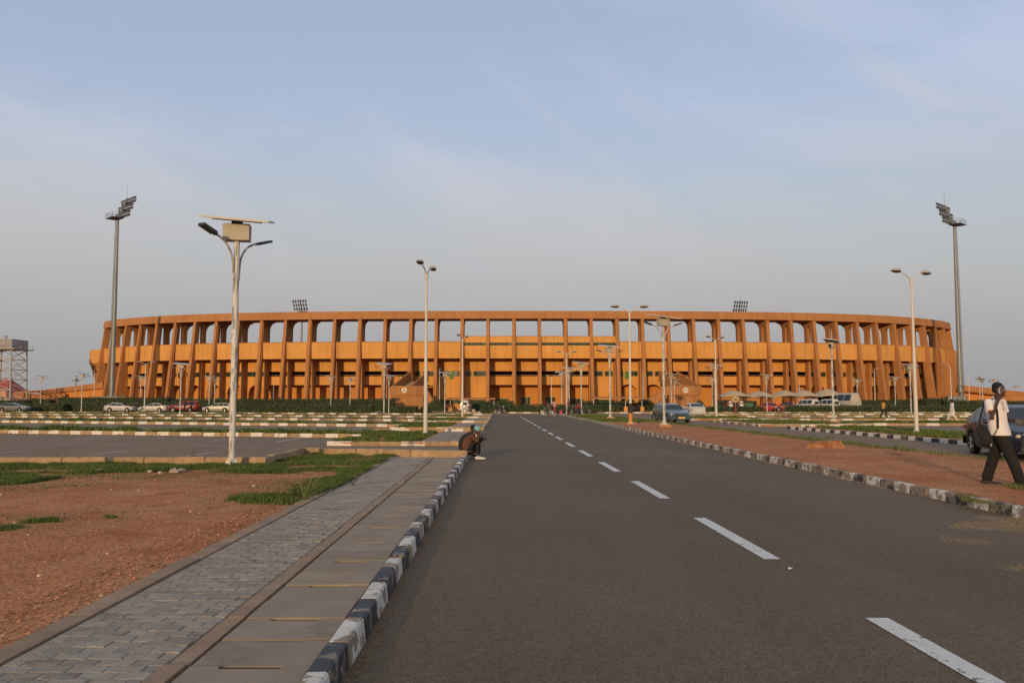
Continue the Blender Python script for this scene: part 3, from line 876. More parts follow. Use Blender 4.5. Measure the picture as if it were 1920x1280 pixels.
# curved end terraces behind the last pillars
for sg, i_end in ((-1, 0), (1, NP - 1)):
    P, t, n = ring(i_end, 0.6); t = t * sg
    pts = []; p = P + t * 1.0; head = math.atan2(t.y, t.x); dl = 1.0
    for k in range(40):
        pts.append(p.copy()); 
        head += sg * (-0.01 if k < 5 else 0.085)
        p = p + Vector((math.cos(head), math.sin(head), 0)) * dl
    def offs(k, d):
        a, b = pts[max(k - 1, 0)], pts[min(k + 1, len(pts) - 1)]; tt = (b - a).normalized()
        nn = Vector((-tt.y, tt.x, 0)) * sg; return pts[k] + nn * d
    for nm, m_, d0, d1, z0, z1 in (('terrace_parapet', ORANGE, 0, .25, 10.2, 13.2), ('terrace_soffit', BROWN, .3, 6.0, 9.7, 10.2), ('terrace_beam', BROWN, .9, 1.4, 8.6, 9.7)):
        vs = []; fs = []
        for k in range(len(pts)):
            for d, z in ((d0, z0), (d1, z0), (d1, z1), (d0, z1)):
                v = offs(k, d); vs.append((v.x, v.y, z))
        for k in range(len(pts) - 1):
            for q_ in range(4):
                a, b = k * 4 + q_, k * 4 + (q_ + 1) % 4; fs.append((a, a + 4, b + 4, b))
        e = (len(pts) - 1) * 4; fs += [(0, 1, 2, 3), (e + 3, e + 2, e + 1, e)]
        part(nm, m_, MB().add(vs, fs), smooth=True, angle=30)
    for k in range(3, 30, 4):
        v, w_ = offs(k, .3), offs(k, 4.0)
        mb = MB(); d = (w_ - v).normalized(); s2 = Vector((-d.y, d.x, 0)) * .25
        mb.hexa([(w_ - s2 - d * 1.2)[:2] + (0,), (w_ + s2 - d * 1.2)[:2] + (0,), (w_ + s2)[:2] + (0,), (w_ - s2)[:2] + (0,)],
                [(v - s2)[:2] + (9.8,), (v + s2)[:2] + (9.8,), (w_ + s2)[:2] + (9.8,), (w_ - s2)[:2] + (9.8,)])
        part('terrace_pillar', BROWN, mb)

for i in (0, NP - 1):
    part('end_wall', BROWN, rb(MB(), i - .06, i + .06, 4.26, 9.9, 0.0, 9.9))

# ---- text as flat mesh lettering
def letter(ch, size, m, parent, loc, rot):
    cu = bpy.data.curves.new('letter', 'FONT'); cu.body = ch; cu.size = size; cu.align_x = 'CENTER'; cu.align_y = 'CENTER'; cu.extrude = 0.01
    o = bpy.data.objects.new('letter', cu); COL.objects.link(o)
    dg = bpy.context.evaluated_depsgraph_get()
    me = bpy.data.meshes.new_from_object(o.evaluated_get(dg)); bpy.data.objects.remove(o)
    me.materials.clear(); me.materials.append(m)
    return link('letter', me, parent, loc, rot)
SIGNW = mat('sign_white', (.72, .66, .55), .7, .05, 4)
LETTERM = mat('sign_letter', (.05, .06, .03), .7, .1, 4)
def roundsign(ch, parent, loc, rotz, r):
    d = MB().lathe([(r, 0), (r, .05)], 28).build('sign_disc', SIGNW, parent, loc=loc, rot=(R(90), 0, rotz), smooth=True)
    letter(ch, r * 1.8, LETTERM, d, (0, 0, 0.066), (0, 0, 0))
    return d

# ---- gate stairs A and H: a drum with a landing, a flight up to the gallery and a flight down
def gate_stair(ch, px, mirror, lab, fx):
    Yd = 149.0
    c = atY(px, 760, Yd); t = thing('gate_staircase', lab, 'staircase', (c.x, Yd, 0), 0)
    t.scale = (-1 if mirror else 1, 1, 1)
    hw, z0, z1 = 3.15, 2.75, 4.40
    prof = []
    # drum wall below (slightly curved front)
    fr = [(-2.75, 0.2), (-1.4, -.28), (0, -.42), (1.4, -.28), (2.75, 0.2), (2.75, 7.0), (-2.75, 7.0)]
    MB().prism(fr, 0, 2.72).build('drum_wall', BROWN, t)
    # landing parapet in a shallow polygon
    pl = [(-hw, .3), (-1.6, -.55), (0, -.72), (1.6, -.55), (hw, .3)]
    mb = MB()
    for a, b in zip(pl[:-1], pl[1:]):
        mb.hexa([(a[0], a[1], z0), (b[0], b[1], z0), (b[0], b[1] + .25, z0), (a[0], a[1] + .25, z0)], [(a[0], a[1], z1), (b[0], b[1], z1), (b[0], b[1] + .25, z1), (a[0], a[1] + .25, z1)])
    mb.build('landing_parapet', BROWN, t)
    MB().prism([(-hw + .1, .5), (hw - .1, .5), (hw - .1, 6.5), (-hw + .1, 6.5)], z0 + .05, z0 + .35).build('landing', BROWN, t)
    # upper flight rising back to the gallery: two inclined parapets and steps
    for x in (-3.05, .35):
        mb = MB(); mb.hexa([(x, 1.2, 2.9), (x + .25, 1.2, 2.9), (x + 2.25, 11.5, 5.4), (x + 2.0, 11.5, 5.4)], [(x, 1.2, 4.42), (x + .25, 1.2, 4.42), (x + 2.25, 11.5, 7.55), (x + 2.0, 11.5, 7.55)])
        mb.build('flight_parapet', BROWN, t)
    for k in range(16):
        f = k / 16; y0 = 1.3 + 10 * f; z = 3.1 + 2.3 * f; xo = 2.0 * f
        MB().box(-2.8 + xo, .35 + xo, y0, y0 + .63, z, z + .16).build('step', CONC, t)
    # lower flight down to the ground at the side
    mb = MB(); mb.hexa([(3.0, .35, 2.75), (3.0, .6, 2.75), (fx, .6, .1), (fx, .35, .1)][::-1], [(3.0, .35, 4.4), (3.0, .6, 4.4), (fx, .6, 1.75), (fx, .35, 1.75)][::-1]); mb.build('flight_parapet', BROWN, t)
    mb = MB(); mb.hexa([(3.0, 2.6, 2.75), (3.0, 2.85, 2.75), (fx, 2.85, .1), (fx, 2.6, .1)][::-1], [(3.0, 2.6, 4.4), (3.0, 2.85, 4.4), (fx, 2.85, 1.75), (fx, 2.6, 1.75)][::-1]); mb.build('flight_parapet', BROWN, t)
    for k in range(14):
        f = k / 14
        MB().box(3.0 + (fx - 3) * f, 3.0 + (fx - 3) * (f + .07), .6, 2.6, max(0, 2.6 - 2.75 * f - .4), 2.75 - 2.75 * f).build('step', CONC, t)
    d = MB().lathe([(.48, 0), (.48, .05)], 28).build('sign_disc', SIGNW, t, loc=(-.5 if not mirror else -.05, -.69, 3.62), rot=(R(90), 0, R(-6) if not mirror else 0), smooth=True)
    l_ = letter(ch, .92, LETTERM, d, (0, 0, .066), (0, 0, 0))
    if mirror: l_.scale = (-1, 1, 1)
    return t
gate_stair('A', 764, False, 'brown concrete gate staircase with a round sign reading A', 4.7)
gate_stair('H', 1284, True, 'brown concrete gate staircase with a round sign reading H', 6.6)

# ---- long entrance ramps at both ends of the stadium
def ramp(ch, lab, spec, signpx):
    Yd = spec['Y']
    t = thing('entrance_ramp', lab, 'ramp', (atY(spec['base'], 760, Yd).x, Yd, 0))
    ox = t.location.x
    def poly(name, pts, y0, y1, m):
        vs = []
        for y in (y0, y1):
            for (px, py) in pts:
                p = atY(px, py, Yd); vs.append((p.x - ox, y, max(p.z, 0)))
        n = len(pts); fs = [tuple(range(n)), tuple(range(2 * n - 1, n - 1, -1))] + [(k, k + n, (k + 1) % n + n, (k + 1) % n) for k in range(n)]
        return MB().add(vs, fs).build(name, m, t)
    for nm, pts, y0, y1, m in spec['polys']: poly(nm, pts, y0, y1, m)
    if ch:
        p = atY(signpx[0], signpx[1], Yd)
        roundsign(ch, t, (p.x - ox, spec['sy'], p.z), 0, .48)
    return t
ramp('B', 'long orange ramp with a round sign reading B, left of the stadium', dict(Y=176.0, base=100, sy=1.98, polys=[
    ('upper_parapet', [(62, 735), (62, 731.5), (182, 716), (182, 727)], 2.5, 3.0, BROWN),
    ('wall', [(60, 737), (182, 724), (182, 775), (60, 775)], 3.2, 3.6, RUST),
    ('ramp_slab', [(62, 736), (182, 726), (182, 727.6), (62, 738)], 2.6, 8.0, BROWN),
    ('lower_wall', [(66, 739), (112, 737), (112, 775), (66, 775)], 2.0, 2.4, BROWN),
    ('lower_parapet', [(20, 734), (66, 738.5), (112, 742), (112, 756), (66, 750), (20, 745.5)], 0.9, 1.4, BROWN),
    ('landing', [(20, 733.4), (62, 731.5), (66, 737), (20, 734.4)], 1.5, 8.0, BROWN)]), (96, 747.5))
ramp(None, 'long orange ramp descending to the right of the stadium', dict(Y=178.0, base=1880, sy=0, polys=[
    ('upper_parapet', [(1808, 720), (1940, 735), (1940, 745), (1808, 731)], 2.5, 3.0, BROWN),
    ('wall', [(1808, 728), (1940, 743), (1940, 775), (1808, 775)], 4.6, 5.0, RUST),
    ('ramp_slab', [(1808, 730), (1940, 744.5), (1940, 746.5), (1808, 732)], 2.7, 8.0, BROWN),
    ('lower_parapet', [(1880, 744), (1960, 738), (1960, 752), (1880, 757)], 0.9, 1.4, BROWN)]), None)

# ------------------------------------------------------------------ hedges
def leaf_cloud(mb, pts, size, rng):
    for p, nrm in pts:
        s_ = size * rng.uniform(.6, 1.3)
        d = Vector((rng.gauss(0, 1), rng.gauss(0, 1), rng.gauss(0, 1))).normalized()
        a = (d.cross(nrm) if d.cross(nrm).length > .1 else Vector((1, 0, 0))).normalized() * s_ / 2
        b = (nrm * .5 + d * .8).normalized() * s_
        mb.add([p - a, p + a * .9 + b * .15, p + b, p - a * .8 + b * .55], [(0, 1, 2, 3)])
def hedge(px0, px1, Y, top, depth, lab, seed, size=.16, dens=55, rounded=False, group='clipped hedges in front of the stadium'):
    rng = random.Random(seed)
    x0, x1 = atY(px0, 760, Y).x, atY(px1, 760, Y).x; h = atY(960, top, Y).z; w = x1 - x0
    t = thing('hedge', lab, 'hedge', ((x0 + x1) / 2, Y, 0), 0, group)
    mb = MB(); n = max(4, int(w / 1.2)); hw = w / 2
    def hh(x, y):
        e = h * (1 + .11 * mnoise.noise(Vector((x * .5 + seed * 9, y, 0))) + .07 * mnoise.noise(Vector((x * 1.7 + seed, 3, 0))))
        if rounded: e *= math.sqrt(max(.05, 1 - min(1, abs(x) / hw) ** 2.2))
        return e
    def sec(x):
        e = hh(x, 0) - .12
        return [(x, .12, 0), (x, .10, e * .85), (x, .3, e), (x, depth - .3, e), (x, depth - .1, e * .85), (x, depth - .12, 0)]
    vs = []; fs = []
    for k in range(n + 1): vs += sec(-hw + .1 + (w - .2) * k / n)
    for k in range(n):
        for q in range(5): fs.append((k * 6 + q, k * 6 + q + 1, k * 6 + q + 7, k * 6 + q + 6))
    fs += [tuple(range(6)), tuple(n * 6 + q for q in range(5, -1, -1))]
    mb.add(vs, fs).build('hedge_core', CORE, t)  # solid inner core, darker than the leaves around it
    lv = MB(); pts = []
    for _ in range(int(w * h * dens)):
        x = rng.uniform(-hw, hw); z = rng.uniform(0.02, 1) * hh(x, 0)
        pts.append((Vector((x, rng.gauss(0.03, .05) + .12 * (z / h) ** 3, z)), Vector((0, -1, .25)).normalized()))
    for _ in range(int(w * depth * dens * .8)):
        x = rng.uniform(-hw, hw); y = rng.uniform(0, depth)
        pts.append((Vector((x, y, hh(x, y) + rng.gauss(0, .045) - .05)), Vector((0, -.2, 1)).normalized()))
    for sd in (-1, 1):
        for _ in range(int(depth * h * dens)):
            z = rng.random() * hh(sd * hw * .97, 0); pts.append((Vector((sd * hw + rng.gauss(0, .04), rng.uniform(0, depth), z)), Vector((sd, -.2, .2)).normalized()))
    leaf_cloud(lv, pts, size, rng)
    lv.build('leaves', LEAF, t, kind='stuff')
    return t
HG = [(-25, 118, 133, 756.5, 2.2, 'low clipped hedge behind the grey sedan at the far left', False),
      (116, 330, 135, 756.0, 2.2, 'low clipped hedge behind the silver sedan and the pale saloon', False),
      (336, 463, 132, 757.5, 2.2, 'low clipped hedge behind the red off-roader and the beige estate', False),
      (465, 520, 117, 760.0, 2.0, 'short low hedge block just right of the tall peeling lamp post', False),
      (514, 698, 117, 759.8, 2.0, 'long low front hedge to the left of staircase A', False),
      (714, 781, 116, 761.5, 1.8, 'low hedge block in front of the round drum under sign A', False),
      (784, 806, 116, 762.0, 1.8, 'small rounded bush right of the drum under sign A', True),
      (901, 1168, 113, 759.3, 2.2, 'long clipped hedge closing the end of the main road', False),
      (1290, 1336, 116, 762.5, 1.8, 'short hedge behind the white sedan', False),
      (1338, 1433, 116, 762.5, 1.8, 'low hedge with the round yellow sign in front of it', False),
      (1481, 1832, 114, 760.8, 2.2, 'long low front hedge on the right, behind the two walking people', False),
      (-25, 44, 150, 751.0, 2.5, 'rear hedge at the far left edge below the water tower', False),
      (46, 92, 152, 748.5, 2.5, 'rear hedge piece left of the sign reading B', False),
      (107, 316, 146, 746.0, 2.5, 'tall rear hedge at the foot of the leftmost leaning pillars', False),
      (318, 560, 146, 748.5, 2.4, 'rear hedge along the left arches of the stadium', False),
      (562, 737, 143, 748.3, 2.4, 'rear hedge just left of staircase A', False),
      (801, 834, 141, 749.0, 3.0, 'dark round shrub under the arch right of staircase A', True),
      (862, 962, 145, 752.6, 2.0, 'rear hedge under the flat canopy left of the road end', False),
      (1085, 1190, 145, 752.3, 2.0, 'rear hedge behind the right flat canopy', False),
      (1192, 1232, 140, 749.5, 3.0, 'dark shrub clump left of the ramp of staircase H', True),
      (1306, 1322, 140, 750.5, 2.0, 'dark round bush at the right corner of staircase H', True),
      (1345, 1420, 147, 751.5, 2.0, 'rear hedge under the leftmost tent canopy', False),
      (1592, 1733, 143, 750.2, 2.2, 'rear hedge along the right arches of the stadium', False),
      (1736, 1776, 140, 747.3, 2.4, 'tall rear hedge block at the foot of the right floodlight mast', False),
      (1778, 1852, 138, 751.0, 2.4, 'rear hedge in front of the grey metal fence on the right', False),
      (1860, 1960, 150, 752.0, 2.4, 'rear hedge at the right edge behind the walking man', False)]
for k, (a, b, Y, tp, dp, lab, rd) in enumerate(HG): hedge(a, b, Y, tp, dp, lab, k, rounded=rd)

# ------------------------------------------------------------------ street lamps
def gussets(mb, r, w, h):
    for k in range(4):
        a = k * math.pi / 2 + .4; d = Vector((math.cos(a), math.sin(a), 0)); n = Vector((-d.y, d.x, 0)) * .012
        p = [d * r, d * (r + w), d * (r + w) + Vector((0, 0, .03)), d * r + Vector((0, 0, h))]
        mb.add([q - n for q in p] + [q + n for q in p], [(0, 1, 2, 3), (7, 6, 5, 4)] + [(i, i + 4, (i + 1) % 4 + 4, (i + 1) % 4) for i in range(4)])
def make_solar(detail=True):
    t = thing('solar_street_lamp', 'x', 'street lamp')
    n = 14 if detail else 8
    mb = MB().box(-.20, .20, -.20, .20, 0, .03); gussets(mb, .07, .12, .24); mb.build('base_plate', WHITEP, t)
    MB().tube([(0, 0, 0.02), (0, 0, 3.4), (0, 0, 5.62)], [.078, .074, .068], n).build('pole', PEEL, t, smooth=True)
    bx = MB(); bx.box(-.31, .31, -.17, .17, 5.50, 5.90); bx.build('battery_box', BOXM, t)
    MB().box(-.12, .12, -.12, .12, 5.90, 5.99).build('panel_bracket', DKMET, t)
    pr = MB(); M = Matrix.Rotation(R(5), 3, 'Y') @ Matrix.Rotation(R(10), 3, 'X')
    pn = MB()
    pn.box(-.86, .86, -.50, .50, 0, .02)
    panel = pn.build('solar_panel', PANELB, t, loc=(0, 0, 6.03), rot=(R(9), R(4.5), 0))
    for q in (-.43, .43): MB().box(q - .41, q + .41, -.47, .47, .021, .028).build('cell_sheet', PANELM, panel)
    fr = MB(); fr.box(-.88, .88, -.52, -.49, -.015, .035); fr.box(-.88, .88, .49, .52, -.015, .035); fr.box(-.88, -.85, -.49, .49, -.015, .035); fr.box(.85, .88, -.49, .49, -.015, .035)
    fr.box(-.012, .012, -.49, .49, -.015, .034); fr.box(-.6, .6, -.22, -.18, -.04, -.001); fr.box(-.6, .6, .18, .22, -.04, -.001)
    fr.build('panel_frame', ALU, panel)
    for sd in (-1, 1):
        pts = [(sd * .085, 0, 4.55)]
        for k in range(7):
            f = k / 6; pts.append((sd * (.12 + .62 * f ** 1.7), 0, 4.95 + .62 * math.sin(f * 1.35)))
        arm = MB().tube(pts, .027, 7).build('arm', PEEL, t, smooth=True)
        e = Vector(pts[-1]); d = Vector((sd * .95, 0, .30)).normalized()
        hd = MB(); up = Vector((-d.z * sd, 0, abs(d.x)))
        hd.obox(e + d * .24, d * .22, Vector((0, .10, 0)), up * .032); hd.obox(e + d * .02, d * .07, Vector((0, .05, 0)), up * .03)
        h_ = hd.build('lamp_head', DKMET, arm)
    MB().tube([(-.11, 0, 4.55), (.11, 0, 4.55)], .02, 6).build('clamp', PEEL, t); MB().tube([(-.13, 0, 4.95), (.13, 0, 4.95)], .02, 6).build('clamp', PEEL, t)
    return t
def make_cobra():
    t = thing('street_lamp', 'x', 'street lamp')
    mb = MB().box(-.17, .17, -.17, .17, 0, .03); gussets(mb, .09, .08, .16); mb.build('base_plate', WHITEP, t)
    MB().tube([(0, 0, .02), (0, 0, 1.5), (0, 0, 7.0)], [.092, .086, .045], 12).build('pole', WHITEP, t, smooth=True)
    MB().tube([(0, 0, 6.85), (0, 0, 7.1)], [.07, .09], 10).build('collar', WHITEP, t)
    for sd in (-1, 1):
        pts = [(sd * .04, 0, 7.05)]
        for k in range(1, 8):
            f = k / 7; pts.append((sd * .72 * f, 0, 7.05 + .36 * math.sin(f * 1.5)))
        arm = MB().tube(pts, [.035 - .012 * k / 7 for k in range(8)], 7).build('arm', WHITEP, t, smooth=True)
        c = Vector((sd * .96, 0, 7.45))
        up = MB()
        for q in range(1):
            pr = []
            for k in range(9):
                f = k / 8; w = .135 * math.sin(math.pi * (f ** .75)) ** .7 + .02; pr.append((f, w))
            n = 8; o = len(up.v)
            for f, w in pr:
                for j in range(n + 1):
                    a = math.pi * j / n
                    up.v.append((c.x + sd * (-.30 + .60 * f), w * math.cos(a), c.z + w * .85 * math.sin(a)))
            for k in range(8):
                for j in range(n):
                    a0 = o + k * (n + 1) + j; up.f.append((a0, a0 + 1, a0 + n + 2, a0 + n + 1))
        hd = up.build('lamp_head', BOXM, arm, smooth=True)
        lw = MB(); o = 0
        for f, w in pr:
            for j in range(n + 1):
                a = -math.pi * j / n
                lw.v.append((c.x + sd * (-.30 + .60 * f), w * .95 * math.cos(a), c.z - .004 + w * .62 * math.sin(a)))
        for k in range(8):
            for j in range(n):
                a0 = k * (n + 1) + j; lw.f.append((a0, a0 + 1, a0 + n + 2, a0 + n + 1))
        lw.build('lens', LENS, arm, smooth=True)
    return t
def make_single():
    t = thing('single_arm_lamp', 'x', 'street lamp')
    MB().tube([(0, 0, 0), (0, 0, 6.9)], [.09, .05], 8).build('pole', WHITEP, t, smooth=True)
    arm = MB().tube([(0, 0, 6.85), (.06, 0, 7.2), (.35, 0, 7.42), (.7, 0, 7.45)], .03, 6).build('arm', WHITEP, t, smooth=True)
    MB().ball((.95, 0, 7.46), (.28, .11, .07), 10, 6).build('lamp_head', BOXM, arm, smooth=True)
    return t
SOLAR = make_solar(); COBRA = make_cobra(); SINGLE = make_single()
SG, CG = 'solar street lamps around the car parks', 'white twin-arm street lamps'
def plinth(x, y, h, w=.34):
    MB().prism([(x - w, y - w), (x + w, y - w), (x + w, y + w), (x - w, y + w)], -.02, h).build('plinth', mat('laterite_plinth', (.42, .19, .09), .95, .2, 5, .4, 20), kind='structure')
def lamp(proto, px, base, top, height, rot, lab, group, Y=None, z0=0.0, pl=0.0):
    hgt = height
    if Y is None: Y = height * FPX / (base - top)
    x = atY(px, 753, Y).x; ztop = atY(px, top, Y).z
    sc = (ztop - z0 - pl) / height
    if pl: plinth(x, Y, z0 + pl)
    put(proto, (x, Y, z0 + pl), R(rot), lab, group, sc)
SL = [  # px, base, top, rot, Y, z0, plinth, label
 (437, 868, 409, 66, 18.6, .10, 0, 'tall solar street lamp with peeling white pole in the left foreground grass'),
 (1245, 795, 592, 20, 47.0, .12, .14, 'solar lamp with peeling pole and tilted twin panels beside the oncoming dark green sedan'),
 (1144, 781, 648, 12, 70.0, .12, .14, 'solar lamp on the median left of the pole painted orange and black at its foot'),
 (1090, 777, 679, 15, 93.0, .12, .1, 'solar lamp on the median nearest the group with bicycles'),
 (1067, 775, 689, 8, 107.0, 0, 0, 'solar lamp right behind the white twin-arm pole at the end of the road'),
 (1053, 772, 697, -20, 117.0, 0, 0, 'slim solar lamp between two white poles at the end of the road'),
 (720, 776, 681, -12, 103.0, 0, 0, 'taller of two solar lamps standing left of sign A'),
 (729, 775, 703, 30, 110.0, 0, 0, 'shorter of two solar lamps standing left of sign A'),
 (620, 765, 705, 10, 132.0, 0, 0, 'far solar lamp behind the left front hedge, left of a similar one'),
 (656, 765, 709, -35, 130.0, 0, 0, 'far solar lamp behind the left front hedge, nearer staircase A'),
 (834, 776, 698, 14, 105.0, 0, 0, 'solar lamp in front of the green wall panel, right of sign A'),
 (338, 773, 681, 6, 104.0, 0, 0, 'solar lamp in front of the red off-roader'),
 (263, 760, 705, 20, 148.0, 0, 0, 'far solar lamp behind the pale saloon, before the leaning pillars'),
 (392, 760, 705, 2, 140.0, 0, 0, 'left lamp of a close pair of solar lamps above the beige estate car'),
 (402, 760, 709, 40, 141.0, 0, 0, 'right lamp of a close pair of solar lamps above the beige estate car'),
 (76, 760, 705, 10, 143.0, 0, 0, 'lone solar lamp in front of the left ramp, nearest the water tower'),
 (141, 760, 709, 80, 152.0, 0, 0, 'solar lamp in front of the pink building at the left ramp'),
 (153, 770, 700, -8, 126.0, 0, 0, 'solar lamp with a tall white pole between sign B and the left floodlight mast'),
 (1341, 776, 683, 12, 104.0, 0, 0, 'solar lamp close behind a white twin-arm pole right of staircase H'),
 (1336, 765, 708, -5, 128.0, 0, 0, 'short far solar lamp just right of sign H'),
 (1438, 774, 702, 16, 112.0, 0, 0, 'solar lamp standing before the tent canopies and the red pickup'),
 (1562, 790, 638, 62, 62.0, 0, .12, 'solar lamp with a broad tilted panel in front of the white bus'),
 (1259, 762, 700, 25, 128.0, 0, 0, 'left lamp of a pair of solar lamps in front of staircase H'),
 (1265, 762, 710, 10, 131.0, 0, 0, 'right lamp of a pair of solar lamps in front of staircase H'),
 (1608, 765, 711, -20, 130.0, 0, 0, 'far solar lamp right of the white bus'),
 (1679, 764, 706, 0, 135.0, 0, 0, 'far solar lamp between the bus and the tall white right-hand pole'),
 (1708, 776, 683, 5, 101.0, 0, 0, 'solar lamp partly hidden by the tall white twin-arm pole on the right'),
 (1838, 758, 706, 30, 150.0, 0, 0, 'left lamp of the pair of solar lamps right of the stadium'),
 (1843, 760, 710, 70, 146.0, 0, 0, 'right lamp of the pair of solar lamps right of the stadium'),
 (1865, 758, 710, 10, 160.0, 0, 0, 'solar lamp above the head of the walking man'),
 (1907, 758, 722, 14, 215.0, 0, 0, 'farthest small solar lamp at the right edge above the ramp')]
for px, bs, tp, rt, Y, z0, pl, lab in SL: lamp(SOLAR, px, bs, tp, 6.07, rt, lab, SG, Y, z0, pl)
near_lamp = [o for o in bpy.data.objects if o.get('label', '').startswith('tall solar street lamp with peeling')][0]
for ch in near_lamp.children:      # its panel and box are turned against its arms
    if ch.name.split('.')[0] in ('solar_panel', 'battery_box', 'panel_bracket'):
        ch.rotation_euler.z = R(-58)
        if ch.name.startswith('solar_panel'): ch.rotation_euler.x, ch.rotation_euler.y = R(11), R(3.5); ch.scale = (.93, .93, 1)
CL = [(798, 817, 493, 78, 36.0, .12, 0, 'tall white twin-arm lamp on the grass island left of the road'),
 (1717, 812, 505, 22, 38.5, .12, 0, 'tall white twin-arm lamp on the grass beside the dark blue sedan'),
 (1182, 792, 571, 4, 53.0, .12, .08, 'white twin-arm lamp with its foot painted orange and black'),
 (1343, 787, 629, 35, 75.0, 0, 0, 'white twin-arm lamp right of staircase H, behind the white sedan'),
 (867, 786, 627, 70, 75.0, .12, 0, 'white twin-arm lamp beside the parked motorcycle left of the road end'),
 (1063, 776, 657, 6, 98.0, .12, 0, 'white twin-arm lamp amid the group of people with bicycles'),
 (271, 773, 677, 30, 118.0, 0, 0, 'white twin-arm lamp between the silver sedan and the pale saloon'),
 (1034, 772, 703, 12, 126.0, 0, 0, 'small white twin-head pole at the end of the road, left of its neighbours')]
for px, bs, tp, rt, Y, z0, pl, lab in CL: lamp(COBRA, px, bs, tp, 7.57, rt, lab, CG, Y, z0, pl)
NL = [(176, 755, 694, 150, 158.0, 'single-arm lamp post just left of the stadium end'),
 (1641, 760, 690, 0, 146.0, 'single-arm lamp post against the right arches of the stadium'),
 (1784, 765, 682, 165, 134.0, 'single-arm lamp post left of the right floodlight mast, above the person in white'),
 (1818, 755, 698, 0, 160.0, 'single-arm lamp post right of the right floodlight mast'),
 (1206, 765, 692, 90, 148.0, 'slim pole with a small lamp against the arch left of sign H'),
 (824, 765, 690, 90, 148.0, 'slim pole with a small lamp against the arch right of sign A')]
for px, bs, tp, rt, Y, lab in NL: lamp(SINGLE, px, bs, tp, 7.5, rt, lab, 'single-arm lamp posts near the stadium', Y)
# painted foot of one pole
c3 = [o for o in bpy.data.objects if o.get('label', '').startswith('white twin-arm lamp with its foot')][0]
MB().tube([(0, 0, .04), (0, 0, .62)], [.118, .114], 12).build('painted_foot', mat('orange_foot_paint', (.62, .22, .04), .7, .15, 6), c3)
MB().tube([(0, 0, .62), (0, 0, 1.25)], [.114, .112], 12).build('painted_band', mat('black_foot_paint', (.03, .025, .022), .7, .2, 6), c3)

# ------------------------------------------------------------------ floodlight masts
def mast(px, basepx, Y, top, lab, turn, rows=3, cols=6):
    x = atY(px, 753, Y).x; H_ = atY(px, top, Y).z
    t = thing('floodlight_mast', lab, 'floodlight mast', (x, Y, 0), R(turn), 'floodlight masts around the stadium')
    MB().tube([(0, 0, 0), (0, 0, H_ * .5), (0, 0, H_)], [.50, .38, .24], 14).build('pole', GALV, t, smooth=True)
    MB().prism([(-.8, -.8), (.8, -.8), (.8, .8), (-.8, .8)], 0, .5).build('footing', CONC, t)
    ld = MB()
    for s_ in (-.16, .16): ld.bar((s_, -.66, 2), (s_, -.40, H_ - .4), .05)
    for k in range(int(H_ / .9)):
        z = 2 + k * .9
        if z < H_ - .5: f = (z - 2) / (H_ - 2.4); ld.bar((-.16, -.66 + .26 * f, z), (.16, -.66 + .26 * f, z), .045)
    ld.build('ladder', GALV, t)
    pf = MB(); pf.box(-1.6, 1.6, -1.7, .5, H_, H_ + .12)
    pf.build('platform', DKMET, t)
    rl = MB()
    for a, b in (((-1.55, -1.65), (1.55, -1.65)), ((-1.55, -1.65), (-1.55, .4)), ((1.55, -1.65), (1.55, .4))):
        for z in (.55, 1.0): rl.bar((a[0], a[1], H_ + z), (b[0], b[1], H_ + z), .05)
        for f in (0, .5, 1): rl.bar((a[0] + (b[0] - a[0]) * f, a[1] + (b[1] - a[1]) * f, H_ + .1), (a[0] + (b[0] - a[0]) * f, a[1] + (b[1] - a[1]) * f, H_ + 1.0), .05)
    rl.build('guard_rail', GALV, t)
    fr = MB(); ht = 4.4; ln = .35
    fr.bar((0, .1, H_), (0, .1 + ht * ln, H_ + ht), .26)
    fr.build('lamp_frame', GALV, t)
    for r_ in range(rows + 0):
        z = H_ + 1.0 + r_ * 1.45; y0 = .1 + (z - H_) * ln
        b = MB(); b.bar((-2.9, y0 + .12, z), (2.9, y0 + .12, z), .14); bar = b.build('cross_bar', GALV, t)
        for k in range(cols):
            xx = -2.75 + 5.5 * k / (cols - 1)
            for dz in (-.32, .32):
                m_ = MB(); d = Vector((0, .86, -.5)); c = Vector((xx, y0 + .45, z + dz))
                m_.tube([c - d * .22, c + d * .12, c + d * .2], [.14, .33, .34], 8)
                m_.build('floodlight', DKMET, bar)
    MB().tube([(0, .1 + ht * ln, H_ + ht), (0, .1 + ht * ln, H_ + ht + 2.6)], .035, 5).build('lightning_rod', GALV, t)
    return t
mast(209, 209, 158.0, 411, 'tall grey floodlight mast standing before the left end of the stadium', -42)
mast(1802, 1802, 160.0, 423, 'tall grey floodlight mast standing before the right end of the stadium', 42)
mast(563, 563, 325.0, 584, 'distant floodlight mast showing above the stadium rim on the left', 163)
mast(1388, 1388, 330.0, 586, 'distant floodlight mast showing above the stadium rim on the right', 197)

